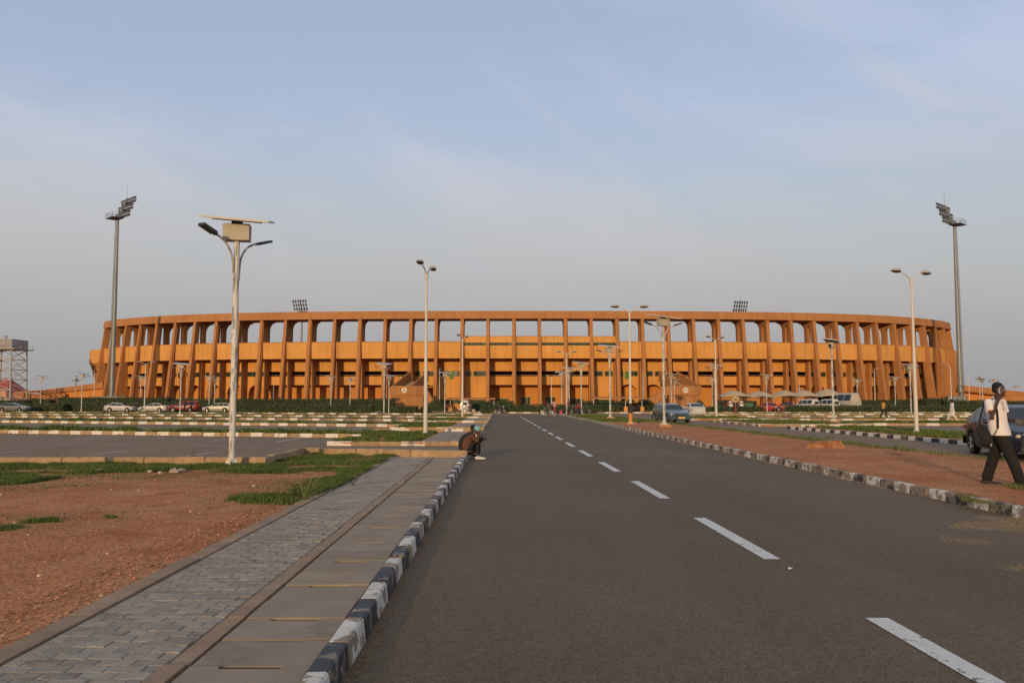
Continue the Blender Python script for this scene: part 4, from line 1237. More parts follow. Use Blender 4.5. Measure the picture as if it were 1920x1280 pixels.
# ------------------------------------------------------------------ canopies, tower, fences, far buildings
CANV = mat('tan_canvas', (.46, .35, .22), .85, .1, 1.5)
def tent(px0, px1, Y, zc, ze, lab):
    x0, x1 = atY(px0, 753, Y).x, atY(px1, 753, Y).x; w = (x1 - x0) / 2; d = 2.6
    t = thing('tent_canopy', lab, 'canopy', ((x0 + x1) / 2, Y, 0), 0, 'tan tent canopies over the parked vehicles')
    vs = []; fs = []; nx, ny = 12, 6
    for s_ in (0, 1):
        for j in range(ny + 1):
            for i in range(nx + 1):
                u, v = 2 * i / nx - 1, 2 * j / ny - 1
                z = ze + (zc + .25 - ze) * max(0, 1 - abs(u) ** 1.5) * (1 - .85 * v * v) - .12 * v * v
                vs.append((u * w * 1.02, v * d, z - .035 * s_))
    o = (nx + 1) * (ny + 1)
    for j in range(ny):
        for i in range(nx):
            a = j * (nx + 1) + i; fs.append((a, a + 1, a + nx + 2, a + nx + 1)); fs.append((a + o, a + nx + 1 + o, a + nx + 2 + o, a + 1 + o))
    edge = [i for i in range(nx + 1)] + [(j + 1) * (nx + 1) + nx for j in range(ny)] + [ny * (nx + 1) + i for i in range(nx - 1, -1, -1)] + [j * (nx + 1) for j in range(ny - 1, 0, -1)]
    for a, b in zip(edge, edge[1:] + edge[:1]): fs.append((a, a + o, b + o, b))
    MB().add(vs, fs).build('canvas', CANV, t, smooth=True)
    for sx in (-.97, .97): MB().tube([(sx * w, d * .7, 0), (sx * w, d * .7, ze - .2)], .06, 7).build('post', WHITEP, t); 
    MB().bar((-.97 * w, d * .7, ze - .2), (.97 * w, d * .7, ze - .2), .08).build('beam', WHITEP, t)
for k, (a, b, zc, ze, lab) in enumerate([(1349, 1402, 3.15, 2.45, 'leftmost tan tent canopy, next to staircase H'), (1396, 1452, 3.0, 2.35, 'second tan tent canopy from the left, over the red pickup'),
        (1446, 1496, 3.15, 2.5, 'third and middle tan tent canopy of the row'), (1483, 1532, 3.2, 2.45, 'fourth tan tent canopy, over the left white minivan'), (1526, 1578, 3.4, 2.5, 'rightmost tan tent canopy, next to the white bus')]):
    tent(a, b, 131 + .4 * k, zc, ze, lab)
def flat_canopy(px0, px1, Y, top, lab, posts):
    x0, x1 = atY(px0, 753, Y).x, atY(px1, 753, Y).x; z = atY(960, top, Y).z; w = (x1 - x0) / 2
    t = thing('flat_canopy', lab, 'canopy', ((x0 + x1) / 2, Y, 0), 0, 'flat roofed car shelters')
    MB().hexa([(-w, -2.3, z - .28), (w, -2.3, z - .28), (w, 2.3, z - .12), (-w, 2.3, z - .12)], [(-w, -2.3, z - .1), (w, -2.3, z - .1), (w, 2.3, z + .06), (-w, 2.3, z + .06)]).build('roof', BROWN, t)
    for p in posts:
        x = -w + 2 * w * p; MB().tube([(x, -.9, 0), (x, -.9, z - .25)], .06, 7).build('post', WHITEP, t)
        MB().box(x - .3, x + .3, -1.2, -.6, 0, .75).build('post_base', ORANGE, t)
flat_canopy(838, 929, 136, 745.8, 'flat brown car shelter over the white van left of the road end', (.08, .45, .97))
flat_canopy(1110, 1209, 136, 744.0, 'flat brown car shelter over the dark car left of staircase H', (.02, .33, .62, .93))

# water tower at the far left
def water_tower():
    Y = 168.0; p = atY(8, 753, Y); t = thing('water_tower', 'steel lattice water tower with a square tank at the left edge', 'water tower', (p.x, Y, 0))
    zt, z1 = atY(8, 656, Y).z, atY(8, 637, Y).z; w = 2.6
    leg = [(sx * w * f, sy * w * f) for sx in (-1, 1) for sy in (-1, 1) for f in (1,)]
    RST = mat('tower_steel', (.34, .32, .31), .7, .15, 3)
    for sx, sy in leg: MB().bar((sx * 1.12, sy * 1.12, 0), (sx, sy, zt), .22).build('leg', RST, t)
    nlev = 6
    for k in range(nlev):
        z0, z2 = zt * k / nlev, zt * (k + 1) / nlev; f = 1.12 - .12 * (k + 1) / nlev
        br = MB(); c = [(-w * f, -w * f), (w * f, -w * f), (w * f, w * f), (-w * f, w * f)]
        for i in range(4):
            a, b = c[i], c[(i + 1) % 4]
            br.bar((a[0], a[1], z2), (b[0], b[1], z2), .12); br.bar((a[0], a[1], z0), (b[0], b[1], z2), .08); br.bar((b[0], b[1], z0), (a[0], a[1], z2), .08)
        br.build('bracing', RST, t)
    MB().box(-3.6, 3.6, -3.4, 3.4, zt, zt + .2).build('platform', RST, t)
    tank = MB().box(-2.75, 2.75, -2.75, 2.75, zt + .2, z1).build('tank', mat('tank_steel', (.30, .28, .26), .7, .25, 1.2, .2, 8), t)
    for k in range(5):
        x = -2.75 + 1.1 * k
        for z in range(2):
            h = (z1 - zt - .2) / 2
            MB().box(x + .05, x + 1.05, -2.80, -2.752, zt + .25 + h * z, zt + .15 + h * (z + 1)).build('tank_plate', MATS['tank_steel'], tank)
    MB().tube([(-.3, 0, z1), (-.3, 0, z1 + .9)], .3, 8).build('vent', RST, tank)
    rl = MB()
    for a, b in (((-3.5, -3.3), (3.5, -3.3)), ((3.5, -3.3), (3.5, 3.3))):
        rl.bar((a[0], a[1], zt + .8), (b[0], b[1], zt + .8), .06)
        for f in (0, .33, .66, 1): rl.bar((a[0] + (b[0] - a[0]) * f, a[1] + (b[1] - a[1]) * f, zt), (a[0] + (b[0] - a[0]) * f, a[1] + (b[1] - a[1]) * f, zt + .8), .06)
    rl.build('guard_rail', RST, t)
water_tower()
def metal_fence(px0, px1, Y, top, lab, n, m):
    x0, x1 = atY(px0, 753, Y).x, atY(px1, 753, Y).x; h = atY(960, top, Y).z; w = (x1 - x0) / n
    t = thing('metal_fence', lab, 'fence', ((x0 + x1) / 2, Y, 0)); o = -(x1 - x0) / 2
    for k in range(n):
        pn = MB(); pn.box(o + k * w + .03, o + (k + 1) * w - .03, 0, .04, .05, h)
        p_ = pn.build('panel', m, t)
        for q in range(4):
            x = o + k * w + w * (q + .5) / 4
            MB().box(x - .05, x + .05, -.035, -.002, .05, h).build('rib', m, p_)
    for k in range(n + 1): MB().box(o + k * w - .05, o + k * w + .05, -.06, .06, 0, h + .1).build('post', DKMET, t)
GREYF = mat('grey_sheet_metal', (.25, .24, .235), .6, .15, 2)
metal_fence(185, 233, 150, 743, 'grey metal sheet fence at the foot of the left floodlight mast', 4, GREYF)
metal_fence(1777, 1813, 150, 742.5, 'grey metal sheet fence at the foot of the right floodlight mast', 4, GREYF)
metal_fence(168, 186, 151, 743.5, 'rusty red sheet fence left of the grey fence panels', 2, mat('rusty_sheet', (.30, .11, .06), .8, .2, 2))
metal_fence(1766, 1778, 151, 743.5, 'rusty red sheet fence beside the right floodlight mast', 2, MATS['rusty_sheet'])
def house(px0, px1, Y, top, lab, wall, roof=None, wins=()):
    x0, x1 = atY(px0, 753, Y).x, atY(px1, 753, Y).x; h = atY(960, top, Y).z; w = (x1 - x0) / 2
    t = thing('building', lab, 'building', ((x0 + x1) / 2, Y, 0))
    MB().box(-w, w, 0, 8, 0, h).build('wall', wall, t)
    if roof:
        MB().add([(-w - .6, -.6, h), (w + .6, -.6, h), (w + .6, 8.6, h), (-w - .6, 8.6, h), (-w * .4, 4, h + 3.2), (w * .4, 4, h + 3.2)], [(0, 1, 5, 4), (1, 2, 5), (2, 3, 4, 5), (3, 0, 4), (3, 2, 1, 0)]).build('roof', roof, t)
    else: MB().box(-w - .15, w + .15, -.15, 8.15, h, h + .25).build('roof', BROWN, t)
    for (f, z0, ww, hh_) in wins:
        x = -w + 2 * w * f
        wd = MB().box(x - ww / 2, x + ww / 2, -.05, -.002, z0, z0 + hh_).build('window', DKMET, t)
        MB().box(x - ww / 2 + .08, x + ww / 2 - .08, -.07, -.052, z0 + .08, z0 + hh_ - .08).build('pane', WGLASS, wd)
house(137, 178, 186.0, 735, 'small pink building with dark windows under the left ramp', PINKW, None, [(.12, 2.0, .5, .9), (.26, 1.9, 1.0, 1.1), (.45, 1.9, .9, 1.1), (.65, 1.9, 1.1, 1.1), (.9, 1.9, 1.0, 1.1)])
house(-30, 11, 215.0, 731, 'distant house with a red hipped roof behind the water tower', PINKW, mat('red_roof', (.35, .06, .04), .8, .15, 1), [(.6, 1.5, 1.2, 1.4), (.85, 1.5, 1.0, 1.4)])
# round yellow sign on a post
def round_sign():
    Y = 112.0; p = atY(1379, 748, Y); t = thing('round_sign', 'round yellowish sign on a red post in front of the hedge', 'sign', (p.x, Y, 0))
    MB().tube([(0, 0, 0), (0, 0, .95)], .09, 8).build('post_foot', mat('red_post', (.35, .05, .03), .7), t)
    MB().tube([(0, 0, .95), (0, 0, p.z)], .045, 8).build('post', GALV, t)
    d = MB().lathe([(.46, 0), (.46, .04)], 24).build('sign_disc', mat('sign_yellow', (.48, .36, .16), .7, .1, 4), t, loc=(0, -.06, p.z), rot=(R(90), 0, 0))
    MB().lathe([(.40, 0), (.40, .012)], 24).build('inner_ring', mat('sign_ring', (.30, .19, .08), .7, .25, 9, col2=(.5, .38, .2), thr=.5), d, loc=(0, 0, .041))
    MB().lathe([(.12, 0), (.12, .012)], 18).build('emblem', LETTERM, d, loc=(0, -.1, .055))
round_sign()
# concrete footing with bolts on the median
p = at(1550, 840, .12)
t = thing('lamp_footing', 'bare laterite coloured concrete footing with upright bolts on the median', 'footing', (p.x, p.y + .45, .10), R(-4))
MB().hexa([(-.62, -.42, 0), (.62, -.42, 0), (.62, .42, 0), (-.62, .42, 0)], [(-.40, -.30, .20), (.50, -.34, .25), (.46, .32, .25), (-.42, .30, .20)]).build('block', mat('footing_laterite', (.33, .135, .055), .95, .3, 5, .8, 9, col2=(.22, .08, .03), thr=.56, mscale=4), t)
for x, y in ((-.3, -.2), (.3, -.2), (-.3, .2), (.3, .2)): MB().tube([(x, y, .18), (x + random.uniform(-.02, .02), y, .38)], .014, 6).build('bolt', DKMET, t)

# ------------------------------------------------------------------ vehicles
def interp(tab, x):
    if x <= tab[0][0]: return tab[0][1]
    for (a, va), (b, vb) in zip(tab[:-1], tab[1:]):
        if x <= b: return va + (vb - va) * ((x - a) / (b - a)) if b > a else vb
    return tab[-1][1]
def paint(name, col, rough=.28):
    return mat(name, col, rough, .05, 1.5, coat=.6, spec=.5)
SEDAN = dict(L=4.5, W=1.74, belt=[(0, .62), (.12, .70), (1.1, .86), (1.35, .90), (3.6, .96), (4.3, .93), (4.5, .80)],
             top=[(0, .64), (.15, .74), (.6, .85), (1.25, .95), (1.95, 1.33), (2.4, 1.42), (3.0, 1.42), (3.4, 1.34), (3.95, 1.03), (4.3, 1.0), (4.5, .84)],
             wheels=(.82, 3.50), r=.31, wins=[(1.62, 2.42), (2.50, 3.28), (3.32, 3.62)], ws=(1.32, 1.98), rw=(3.36, 3.92))
ESTATE = dict(SEDAN, top=[(0, .64), (.15, .74), (.6, .85), (1.25, .95), (1.9, 1.33), (2.4, 1.42), (3.2, 1.43), (3.9, 1.40), (4.12, 1.28), (4.42, .98), (4.5, .84)],
              wins=[(1.6, 2.38), (2.46, 3.2), (3.28, 3.95)], rw=(4.13, 4.40))
SUV = dict(L=4.3, W=1.78, belt=[(0, .80), (.1, .92), (1.1, 1.0), (4.1, 1.06), (4.3, .95)],
           top=[(0, .84), (.1, .98), (1.15, 1.08), (1.7, 1.62), (2.2, 1.72), (3.9, 1.72), (4.12, 1.60), (4.25, 1.1), (4.3, .98)],
           wheels=(.78, 3.40), r=.36, wins=[(1.5, 2.2), (2.28, 3.0), (3.1, 3.95)], ws=(1.16, 1.72), rw=(4.12, 4.25), clear=.34)
VAN = dict(L=4.2, W=1.72, belt=[(0, .80), (.1, .90), (.9, 1.05), (4.05, 1.08), (4.2, 1.05)],
           top=[(0, .84), (.1, .95), (.85, 1.12), (1.6, 1.75), (2.0, 1.84), (3.9, 1.86), (4.12, 1.80), (4.2, 1.55)],
           wheels=(.75, 3.35), r=.32, wins=[(1.2, 1.95), (2.05, 2.9), (3.0, 3.9)], ws=(.86, 1.62), rw=None)
BUS = dict(L=8.5, W=2.3, belt=[(0, 1.1), (.05, 1.2), (.7, 1.45), (8.4, 1.5), (8.5, 1.45)],
           top=[(0, 1.15), (.1, 1.3), (.4, 2.3), (.7, 2.75), (1.2, 2.85), (8.2, 2.85), (8.45, 2.75), (8.5, 2.5)],
           wheels=(1.6, 6.4), r=.45, wins=[(.9, 2.2), (2.3, 3.7), (3.8, 5.2), (5.3, 6.7), (6.8, 8.2)], ws=(.2, .7), rw=None)
PICKUP = dict(L=4.9, W=1.75, belt=[(0, .78), (.1, .90), (1.2, .98), (4.8, 1.0), (4.9, .95)],
              top=[(0, .80), (.1, .95), (1.25, 1.04), (1.8, 1.58), (2.1, 1.66), (2.9, 1.66), (3.15, 1.1), (4.8, 1.04), (4.9, .98)],
              wheels=(.85, 3.95), r=.36, wins=[(1.55, 2.2), (2.28, 2.95)], ws=(1.27, 1.82), rw=(2.92, 3.14), clear=.34)
def section(sp, x):
    L_, W_ = sp['L'], sp['W'] / 2
    t = min(x, L_ - x); w = W_ * (1 - .17 * math.exp(-(t / .22) ** 1.5) - .05 * math.exp(-(t / .8) ** 2))
    zb, zt = interp(sp['belt'], x), interp(sp['top'], x); cl = sp.get('clear', .22)
    zl = cl + .10 * math.exp(-(t / .25) ** 2)
    for wx in sp['wheels']:
        ra = sp['r'] + .055; d = abs(x - wx)
        if d < ra: zl = max(zl, sp['r'] + math.sqrt(ra * ra - d * d))
    zl = min(zl, zb - .06); gh = max(zt - zb, .01); h = zb - zl
    y4 = w * .955 - .30 * gh
    return [(w * .93, zl), (w * .995, zl + h * .22), (w, zl + h * .55), (w * .985, zl + h * .86), (w * .955, zb), (y4, zb + gh * .84), (y4 - .08, zb + gh * .965), (y4 * .5, zt - .004), (0, zt)]
def car(name, lab, cat, loc, rotz, sp, pm, group=None, rimm=None, plate=None, rear_plate=None, lampm=None, scale=1.0):
    L_, W_ = sp['L'], sp['W'] / 2
    t = thing(name, lab, cat, loc, rotz, group, scale)
    xs = set([0, .03, .08, .15, .25, L_, L_ - .03, L_ - .08, L_ - .15] + [p[0] for p in sp['belt'] + sp['top']])
    for wx in sp['wheels']:
        ra = sp['r'] + .055
        for k in range(-6, 7): xs.add(wx + ra * k / 6 * .999)
        xs.update((wx - ra - .01, wx + ra + .01))
    k = 0.0
    while k < L_: xs.add(k); k += .22
    xs = sorted(x for x in xs if 0 <= x <= L_); X = [xs[0]]
    for x in xs[1:]:
        if x - X[-1] > .006: X.append(x)
    def lx(x): return L_ / 2 - x
    vs = []; fs = []; n = 9; m2 = 2 * n - 1
    for x in X:
        s_ = section(sp, x)
        vs += [(lx(x), -y, z) for y, z in s_] + [(lx(x), y, z) for y, z in s_[:-1][::-1]]
    for i in range(len(X) - 1):
        for k in range(m2 - 1): a = i * m2 + k; fs.append((a, a + m2, a + m2 + 1, a + 1))
    fs.append(tuple(range(m2))); fs.append(tuple((len(X) - 1) * m2 + k for k in range(m2 - 1, -1, -1)))
    body = MB().add(vs, fs).build('body', pm, t, smooth=True, angle=38)
    cl = sp.get('clear', .22)
    MB().box(-L_ / 2 + .18, L_ / 2 - .18, -W_ + .16, W_ - .16, cl - .02, cl + .42).build('underbody', DARK, t)
    def onside(x, f, sd, off=.006):
        s_ = section(sp, x); (y0, z0), (y1, z1) = s_[4], s_[5]
        return (lx(x), sd * (y0 + (y1 - y0) * f + off), z0 + (z1 - z0) * f + off * .3)
    for sd in (-1, 1):
        for a, b in sp['wins']:
            N_ = 5; q = MB(); g = []
            for k in range(N_ + 1):
                x = a + (b - a) * k / N_; g.append(onside(x, .10, sd)); g.append(onside(x, .93, sd))
            ff = [(2 * k, 2 * k + 2, 2 * k + 3, 2 * k + 1) for k in range(N_)]
            q.add(g, ff).build('side_window', CGLASS, t, smooth=True)
            if a > sp['wins'][0][0] - .01 and b - a > .5:
                x = b - .05; s_ = section(sp, x)
                MB().box(lx(x) - .02, lx(x) + .16, sd * s_[3][0] + (-.02 if sd < 0 else 0), sd * s_[3][0] + (.0 if sd < 0 else .02), s_[3][1] - .02, s_[3][1] + .015).build('door_handle', DKMET, t)
            sm = MB(); x = a - .04
            for zf in range(4):
                pass
        s_ = section(sp, 2.0)
        st = MB(); z = (s_[2][1] + s_[1][1]) / 2
        a0, b0 = sp['wheels'][0] + sp['r'] + .12, sp['wheels'][1] - sp['r'] - .12
        y = sd * (section(sp, 2.2)[2][0] + .004)
        st.box(lx(b0), lx(a0), min(y, y + sd * .015), max(y, y + sd * .015), z, z + .045).build('side_moulding', DKMET, t)
        mr = MB().ball((lx(sp['wins'][0][0] + .08), sd * (W_ + .07), section(sp, sp['wins'][0][0])[4][1] + .07), (.06, .10, .065), 8, 6).build('wing_mirror', pm, t, smooth=True)
        # lamps
        zf = section(sp, .12)[4][1] - .07
        MB().ball((lx(.13), sd * (W_ * .66), zf), (.10, .19, .075), 12, 8).build('headlight', lampm or mat('headlight_lens', (.62, .60, .55), .12, .05, 4), t, smooth=True)
        zr = section(sp, L_ - .1)[4][1] - .10
        MB().ball((lx(L_ - .07), sd * (W_ * .74), zr), (.07, .16, .08 if sp['L'] < 8 else .14), 10, 7).build('tail_light', mat('tail_lens', (.42, .03, .02), .2, .05, 4), t, smooth=True)
    def glasspane(nm, a, b):
        g = []; N_ = 6; ff = []
        for k in range(N_ + 1):
            x = a + .03 + (b - a - .06) * k / N_; s_ = section(sp, x)
            y6, z6 = s_[6]; y7, z7 = s_[7]; zt = s_[8][1]
            for yy, zz in ((-y6 * .97, z6), (-y7, z7), (0, zt), (y7, z7), (y6 * .97, z6)): g.append((lx(x), yy, zz + .012))
        for k in range(N_):
            for j in range(4): a_ = k * 5 + j; ff.append((a_, a_ + 1, a_ + 6, a_ + 5))
        MB().add(g, ff).build(nm, CGLASS, t, smooth=True)
    glasspane('windscreen', *sp['ws'])
    if sp.get('rw'): glasspane('rear_window', *sp['rw'])
    else:
        s_ = section(sp, L_ - .02); zb = s_[4][1]; zt = s_[8][1]
        w2 = s_[5][0]
        MB().box(-L_ / 2 - .012, -L_ / 2 + .03, -w2 * .86, w2 * .86, zb + .02, zt - .14).build('rear_window', CGLASS if sp['L'] < 8 else mat('bus_rear', (.5, .44, .36), .5), t)
    # bumpers, grille, plates
    for nm, x, sgn in (('front_bumper', 0, 1), ('rear_bumper', L_, -1)):
        w0 = section(sp, .06)[2][0]
        q = MB(); c = lx(x)
        pts = [(c - sgn * .26, -W_ * 1.005), (c - sgn * .02, -w0 * .97), (c + sgn * .05, -w0 * .6), (c + sgn * .06, 0), (c + sgn * .05, w0 * .6), (c - sgn * .02, w0 * .97), (c - sgn * .26, W_ * 1.005)]
        q.prism(pts if sgn > 0 else pts[::-1], cl + .05, cl + .29).build(nm, pm if sp['L'] < 8 else DKMET, t, smooth=True, angle=30)
    zf = interp(sp['belt'], .05)
    MB().box(L_ / 2 - .05, L_ / 2 + .012, -W_ * .36, W_ * .36, zf - .14, zf - .03).build('grille', DARK, t)
    if plate: MB().box(L_ / 2 + .06, L_ / 2 + .075, -.25, .25, cl + .10, cl + .23).build('number_plate', plate, t)
    if rear_plate: MB().box(-L_ / 2 - .03, -L_ / 2 + .02, -.25, .25, zf - .10, zf + .03).build('number_plate', rear_plate, t)
    for wx in sp['wheels']:
        for sd in (-1, 1):
            r = sp['r']; w = .19
            tp = [(r * .62, -w / 2), (r * .93, -w / 2), (r, -w * .3), (r, w * .3), (r * .93, w / 2), (r * .62, w / 2)]
            wh = MB().lathe(tp, 22, axis='y').build('wheel', TYRE, t, smooth=True, loc=(lx(wx), sd * (W_ - .11), r), angle=30)
            rm = MB(); rm.lathe([(r * .66, -.02), (r * .66, .035), (r * .60, .045), (r * .58, .02), (r * .1, .03), (r * .08, .05)], 20, axis='y')
            for k in range(5):
                a = k * 2 * math.pi / 5; d = Vector((math.cos(a), 0, math.sin(a)))
                rm.bar(d * .05 + Vector((0, .045, 0)), d * r * .60 + Vector((0, .05, 0)), .06, .02)
            o = rm.build('rim', rimm or RIM, wh, smooth=True, loc=(0, sd * .052, 0), angle=30)
            if sd < 0: o.rotation_euler = (0, 0, math.pi)
    return t
YPL = mat('yellow_plate', (.75, .48, .08), .5, .05, 5)
WPL = mat('white_plate', (.6, .58, .52), .5, .05, 5)
def side_car(px, base, Y, face, *a, **k):
    x = atY(px, 753, Y).x
    return (x, Y, 0), (0 if face == 'R' else math.pi)
CP = 'cars parked along the left hedge'
for (px, Y, face, sp, col, nm, lab, sc) in [
    (26, 128, 'R', SEDAN, paint('grey_car_paint', (.13, .125, .12)), 'parked_car', 'dark grey sedan parked by the hedge at the left edge', 1.0),
    (226, 128, 'R', SEDAN, paint('silver_car_paint', (.46, .44, .42)), 'parked_car', 'rounded silver sedan parked by the left hedge, facing right', 1.0),
    (289, 126.5, 'L', SEDAN, paint('pale_car_paint', (.48, .45, .38)), 'parked_car', 'pale boxy saloon parked between the silver sedan and the red off-roader', .96),
    (346, 126, 'L', SUV, paint('red_car_paint', (.22, .022, .018)), 'parked_off_roader', 'dark red off-roader parked by the left hedge', 1.0),
    (410, 124, 'L', ESTATE, paint('beige_car_paint', (.42, .38, .30)), 'parked_car', 'beige estate car parked behind the tall peeling lamp post', .98)]:
    loc, rz = side_car(px, 772, Y, face)
    car(nm, lab, 'car', loc, rz, sp, col, CP, scale=sc)
RED = MATS['red_car_paint']
car('parked_car', 'dark red car half hidden between the two left hedge rows', 'car', (atY(256, 753, 140).x, 140.5, 0), R(10), SEDAN, RED, CP)
# moving and parked cars on the right
p = at(1268, 793)
car('car', 'dark green sedan driving towards the camera on the side road', 'car', (p.x, p.y + 2.1, .005), R(-90 + 9) , SEDAN, paint('teal_car_paint', (.055, .085, .095), .25), plate=YPL, lampm=mat('headlight_glint', (.85, .82, .74), .05, .02, 4))  # headlight glint put into a near-white lens colour, nothing emits
p = at(1308, 781)
car('car', 'white sedan seen from behind on the side road', 'car', (p.x, p.y + 2.2, .005), R(90 + 4), SEDAN, paint('white_car_paint', (.52, .49, .45)), rear_plate=WPL)
car('car', 'dark blue sedan on the side road behind the walking man', 'car', (14.30, 23.45, .005), R(-103.5), SEDAN, mat('navy_car_paint', (.006, .008, .016), .32, .05, 1.5, coat=.25, spec=.35), rimm=mat('alloy_rim', (.55, .53, .50), .3, .05, 4, metal=.4), lampm=mat('amber_headlight', (.62, .50, .36), .12, .05, 4), scale=1.03)
car('parked_car', 'black car parked under the flat canopy left of staircase H', 'car', (atY(1186, 753, 137).x, 137, 0), R(-80), SEDAN, paint('black_car_paint', (.02, .02, .022)))
car('parked_van', 'white van seen from behind under the left flat canopy', 'van', (atY(873, 753, 128).x, 128, 0), R(88), VAN, MATS['white_car_paint'], rear_plate=WPL, scale=.98)
for px, lab in ((1512, 'left one of the two white minivans parked under the tents'), (1549, 'right one of the two white minivans parked under the tents, beside the bus')):
    car('minivan', lab, 'van', (atY(px, 753, 126).x, 126, .12), R(114), VAN, MATS['white_car_paint'], 'white minivans under the tents', rear_plate=WPL)
car('bus', 'white bus parked at the right end of the tents', 'bus', (atY(1585, 753, 128).x, 131, .1), R(108), BUS, paint('bus_paint', (.42, .38, .31), .5))
car('pickup', 'dark red pickup truck under the middle tents', 'pickup', (atY(1482, 753, 127).x, 128, 0), R(172), PICKUP, RED)
car('parked_car', 'bright red low car under the second tent, left of the pickup', 'car', (atY(1440, 753, 128).x, 129, 0), R(175), SEDAN, paint('bright_red_paint', (.36, .02, .025)))
for px, lab in ((1367, 'left one of two small maroon utility carts with white fronts'), (1387, 'right one of two small maroon utility carts, behind the round sign')):
    Y = 125.0
    t = thing('utility_cart', lab, 'utility cart', (atY(px, 753, Y).x, Y, 0), 0, 'maroon utility carts under the first tent')
    MAR = mat('maroon_paint', (.10, .022, .025), .5, .1, 3)
    MB().hexa([(-.65, -.9, .35), (.65, -.9, .35), (.65, 1.0, .35), (-.65, 1.0, .35)], [(-.5, -.7, 1.75), (.5, -.7, 1.75), (.55, 1.0, 1.75), (-.55, 1.0, 1.75)]).build('body', MAR, t)
    MB().hexa([(-.26, -1.02, .85), (.26, -1.02, .85), (.26, -.8, .85), (-.26, -.8, .85)], [(-.24, -.85, 1.65), (.24, -.85, 1.65), (.24, -.7, 1.65), (-.24, -.7, 1.65)]).build('front_panel', MATS['white_plate'], t)
    for sx in (-.12, .12): MB().box(sx - .08, sx + .08, -.955, -.90, 1.22, 1.45).build('windscreen', CGLASS, t)
    MB().box(-.7, .7, -.95, 1.1, 1.76, 1.84).build('roof', MAR, t)
    for sx in (-.55, .55):
        for y in (-.7, .75): MB().lathe([(.28, -.09), (.30, 0), (.28, .09)], 16, axis='x', c=(sx, y, .30)).build('wheel', TYRE, t)
MB_ = thing('green_trailer', 'small green trailer box under the second tent', 'trailer', (atY(1403, 753, 126).x, 126, 0))
MB().box(-.6, .6, -.5, .5, .5, 1.35).build('box', mat('trailer_green', (.05, .14, .05), .6), MB_)
for sx in (-.55, .55): MB().lathe([(.25, -.07), (.27, 0), (.25, .07)], 16, axis='x', c=(sx, 0, .27)).build('wheel', TYRE, MB_)

# ---- two-wheelers
def wheel2(parent, x, r, nm='wheel', thin=.03, rimcol=None):
    o = MB(); n = 22
    ring_ = [(x + r * math.cos(2 * math.pi * k / n), 0, r + r * math.sin(2 * math.pi * k / n)) for k in range(n + 1)]
    o.tube([(a * 1.0, b, c) for a, b, c in ring_], thin, 6, cap=False)
    w = o.build(nm, TYRE, parent, smooth=True)
    sp = MB()
    for k in range(8):
        a = math.pi * k / 8 * 1.0; d = Vector((math.cos(a), 0, math.sin(a))) * (r - thin)
        sp.bar(Vector((x, 0, r)) - d, Vector((x, 0, r)) + d, .012)
    sp.tube([(x, -.05, r), (x, .05, r)], .03, 6); sp.build('spokes', RIM, w)
def bicycle(lab, loc, rz, m):
    t = thing('bicycle', lab, 'bicycle', loc, rz, 'bicycles at the end of the road')
    wheel2(t, -.52, .33, thin=.022); wheel2(t, .52, .33, thin=.022)
    f = MB(); A, B, C, D_ = (-.52, 0, .33), (-.12, 0, .30), (-.25, 0, .80), (.36, 0, .82)
    for a, b in ((A, B), (A, C), (B, C), (B, D_), (C, D_), (D_, (.52, 0, .33)), (D_, (.33, 0, .98)), (C, (-.29, 0, .92))): f.tube([a, b], .019, 6)
    f.build('frame', m, t)
    MB().ball((-.30, 0, .95), (.13, .08, .035), 8, 6).build('saddle', DARK, t, smooth=True)
    MB().tube([(.25, -.28, 1.02), (.35, -.1, 1.0), (.35, .1, 1.0), (.25, .28, 1.02)], .015, 6).build('handlebar', GALV, t)
    MB().bar((-.12, .1, .16), (-.12, -.1, .44), .03).build('crank', GALV, t)
    return t
def motorcycle(lab, loc, rz, m):
    t = thing('motorcycle', lab, 'motorcycle', loc, rz, 'motorcycles parked near the road end')
    wheel2(t, -.62, .30, thin=.05); wheel2(t, .62, .30, thin=.05)
    MB().ball((.08, 0, .80), (.30, .14, .13), 12, 8).build('fuel_tank', m, t, smooth=True)
    MB().ball((-.40, 0, .80), (.36, .13, .06), 10, 6).build('seat', DARK, t, smooth=True)
    f = MB().tube([(.62, .07, .30), (.45, .07, .85), (.40, .07, 1.0)], .028, 7); f.tube([(.62, -.07, .30), (.45, -.07, .85), (.40, -.07, 1.0)], .028, 7); f.build('fork', GALV, t)
    MB().box(-.18, .22, -.12, .12, .28, .62).build('engine', DKMET, t)
    MB().tube([(-.62, .08, .3), (-.2, .08, .4), (.35, .05, .8)], .03, 6).build('frame', DKMET, t)
    MB().tube([(.3, -.34, 1.06), (.40, -.15, 1.02), (.40, .15, 1.02), (.3, .34, 1.06)], .018, 6).build('handlebar', GALV, t)
    MB().ball((.52, 0, .90), .09, 10, 7).build('headlight', mat('headlight_lens', (.6, .6, .55), .1), t, smooth=True)
    MB().tube([(.1, -.14, .3), (-.75, -.16, .38)], .04, 7).build('exhaust', GALV, t)
    return t
motorcycle('motorcycle standing beside the white van left of the road end', (atY(880, 753, 118).x, 118, 0), R(172), RED)
motorcycle('dark motorcycle parked against the hedge at the end of the road', (atY(937, 753, 111).x, 111, 0), R(10), mat('blue_tank', (.03, .03, .05), .4))
motorcycle('motorcycle beside the red shirted person under the solar lamp', (atY(1082, 753, 97).x, 97.5, .1), R(150), RED)
bicycle('bicycle with its front wheel turned to the left of the group', (atY(1026, 753, 93).x, 93, 0), R(175), GALV)
bicycle('bicycle lying lowest, at the corner of the median kerb', (atY(1031, 753, 84).x, 84, 0), R(152), DKMET)
bicycle('bicycle leaning right of the solar lamp in the group', (atY(1097, 753, 98).x, 98, .1), R(15), GALV)
p = at(1052, 775.5, .1)
